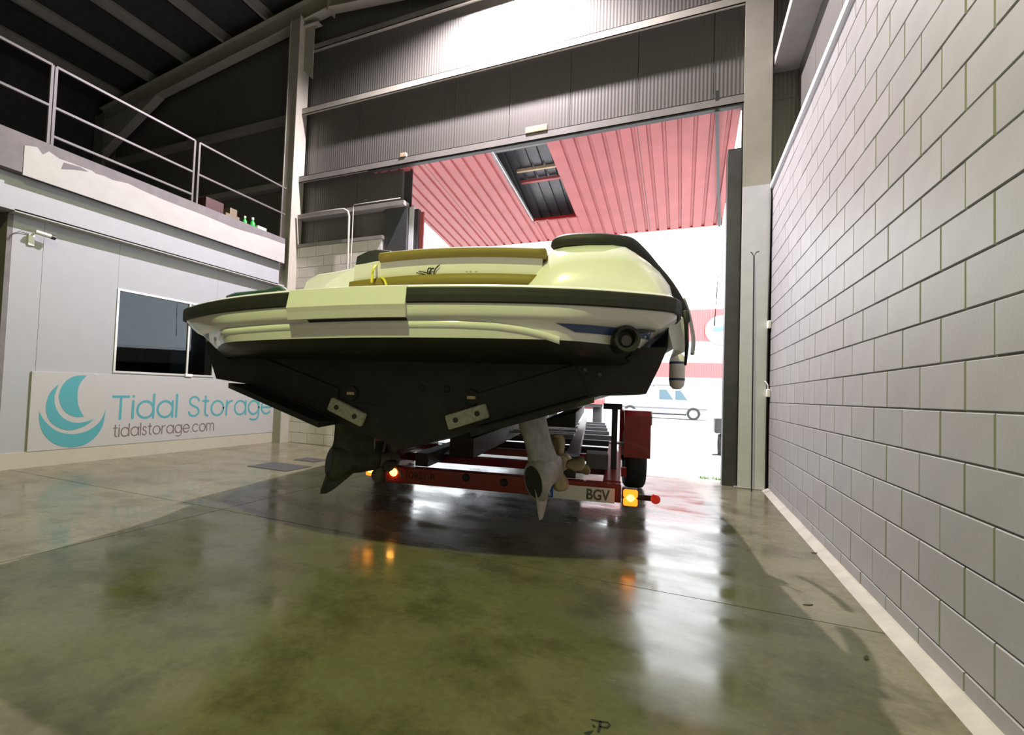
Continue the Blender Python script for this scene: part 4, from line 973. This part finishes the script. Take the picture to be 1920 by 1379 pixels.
# second van parked to the right
vn2 = thing('white_car', 'white car parked to the right of the van beyond the door', 'car', (3.1, 23.2, 0), 0)
bm = bmesh.new(); side = [(-2.1, .25), (-2.15, .75), (-1.7, .92), (-.9, 1.45), (.8, 1.48), (1.6, 1.0), (2.1, .85), (2.15, .3)]
prism(bm, [(a, -.8, b_) for a, b_ in side], (0, 1.6, 0)); obj('car_body', bm, 'van_white', vn2, bevel=.05)
bm = bmesh.new(); prism(bm, [(-1.45, -.812, .95), (-.1, -.812, .95), (-.1, -.812, 1.36), (-.85, -.812, 1.36)], (0, .02, 0)); obj('side_window', bm, 'van_glass', vn2)
for a in (-1.35, 1.35):
    M_ = Matrix.Translation((a, -.75, .31)) @ Matrix.Rotation(pi/2, 4, 'X')
    bm = bmesh.new(); lathe(bm, [(0, .09), (.2, .1), (.29, .1), (.31, .05), (.31, -.06), (0, -.06)], 24, M_); obj('wheel', bm, 'tyre', vn2, smooth=True)
# warehouse across the yard
bd = thing('facing_warehouse', 'facing warehouse with red and white cladding bands', 'building', (0, 30, 0))
obj('wall', B((-30, 0, 0), (30, 8, 7.3)), 'far_white', bd)
def cladband(z0, z1, nm):
    step = .30; prof = []; x_ = -9.0
    while x_ < 12: prof += [(x_, 0), (x_+.16, 0), (x_+.20, -.05), (x_+.26, -.05)]; x_ += step
    bm = bmesh.new(); loft(bm, [[Vector((a, -.06+d, z_)) for a, d in prof] for z_ in (z0, z1)]); o = obj(nm, bm, 'far_red', bd)
cladband(5.12, 7.32, 'upper_cladding'); cladband(2.62, 3.62, 'lower_cladding')
obj('roller_door', B((-7.0, -.05, 0), (-2.6, -.0, 2.6)), 'far_white', bd)
for x_ in (-1.5, 2.2): 
    wf = obj('window_frame', B((x_, -.05, 3.75), (x_+1.2, -.0, 4.95)), 'frame_alu', bd); obj('pane', B((x_+.06, -.06, 3.81), (x_+1.14, -.05, 4.89)), 'far_white', wf)
sg_ = thing('round_sign', 'round white sign with a dark blue emblem on the red cladding', 'sign', (1.33, 29.86, 5.85))
bm = bmesh.new(); lathe(bm, [(0, .06), (.98, .06), (1.0, .04), (1.0, 0), (0, 0)], 40, Matrix.Rotation(pi/2, 4, 'X')); obj('disc', bm, 'far_white', sg_)
bm = bmesh.new()
prism(bm, [(-.55, -.065, -.12), (-.50, -.065, .10), (-.30, -.065, .22), (-.12, -.065, .12), (.0, -.065, .38), (.12, -.065, .12), (.30, -.065, .22), (.50, -.065, .10), (.55, -.065, -.12), (.36, -.065, -.02), (.16, -.065, -.16), (.0, -.065, -.02), (-.16, -.065, -.16), (-.36, -.065, -.02)], (0, -.02, 0)); obj('emblem', bm, 'sign_blue', sg_)
# hanging rope outside, grass tuft, hand truck behind the jamb
bm = bmesh.new(); tube(bm, [(-.38, 3.3, 4.66), (-.40, 3.3, 3.9), (-.44, 3.3, 3.2), (-.47, 3.3, 2.55)], [.006, .006, .012, .014], 6)
tag(obj('pull_rope', bm, 'black', smooth=True), 'dark pull rope hanging from the outer edge of the red door', 'rope')
bm = bmesh.new()
for k in range(90):
    a = random.uniform(0, 2*pi); r = random.uniform(0, 1)**.5; p = Vector((-.62 + .16*r*math.cos(a), .55 + .16*r*math.sin(a), -.004)); d = Vector((random.uniform(-.03, .03), random.uniform(-.03, .03), random.uniform(.02, .06))); s = Vector((math.cos(a), math.sin(a), 0))*.006
    vs3 = [bm.verts.new(p-s), bm.verts.new(p+s), bm.verts.new(p+d)]; bm.faces.new(vs3)
tag(obj('grass_tuft', bm, 'grass'), 'small tuft of green grass at the foot of the door post', 'grass', kind='stuff')
t = thing('hand_truck', 'small dark wheeled machine half hidden behind the right door post', 'machine', (-.28, 4.0, 0))
M_ = Matrix.Translation((0, 0, .22)) @ Matrix.Rotation(pi/2, 4, 'Y')
bm = bmesh.new(); lathe(bm, [(.12, -.04), (.2, -.05), (.22, 0), (.2, .05), (.12, .04), (.12, -.04)], 20, M_); obj('wheel', bm, 'tyre', t, smooth=True)
obj('engine_box', B((-.12, -.2, .45), (.25, .3, .75)), 'dark_steel', t, bevel=.02)
bm = bmesh.new(); tube(bm, [(0, 0, .22), (.05, .1, .9), (.02, -.2, 1.45)], .02, 8); obj('handle', bm, 'dark_steel', t)
bm = bmesh.new(); tube(bm, [(-.15, -.2, .02), (.2, .3, .02)], .015, 6); obj('foot', bm, 'dark_steel', t)
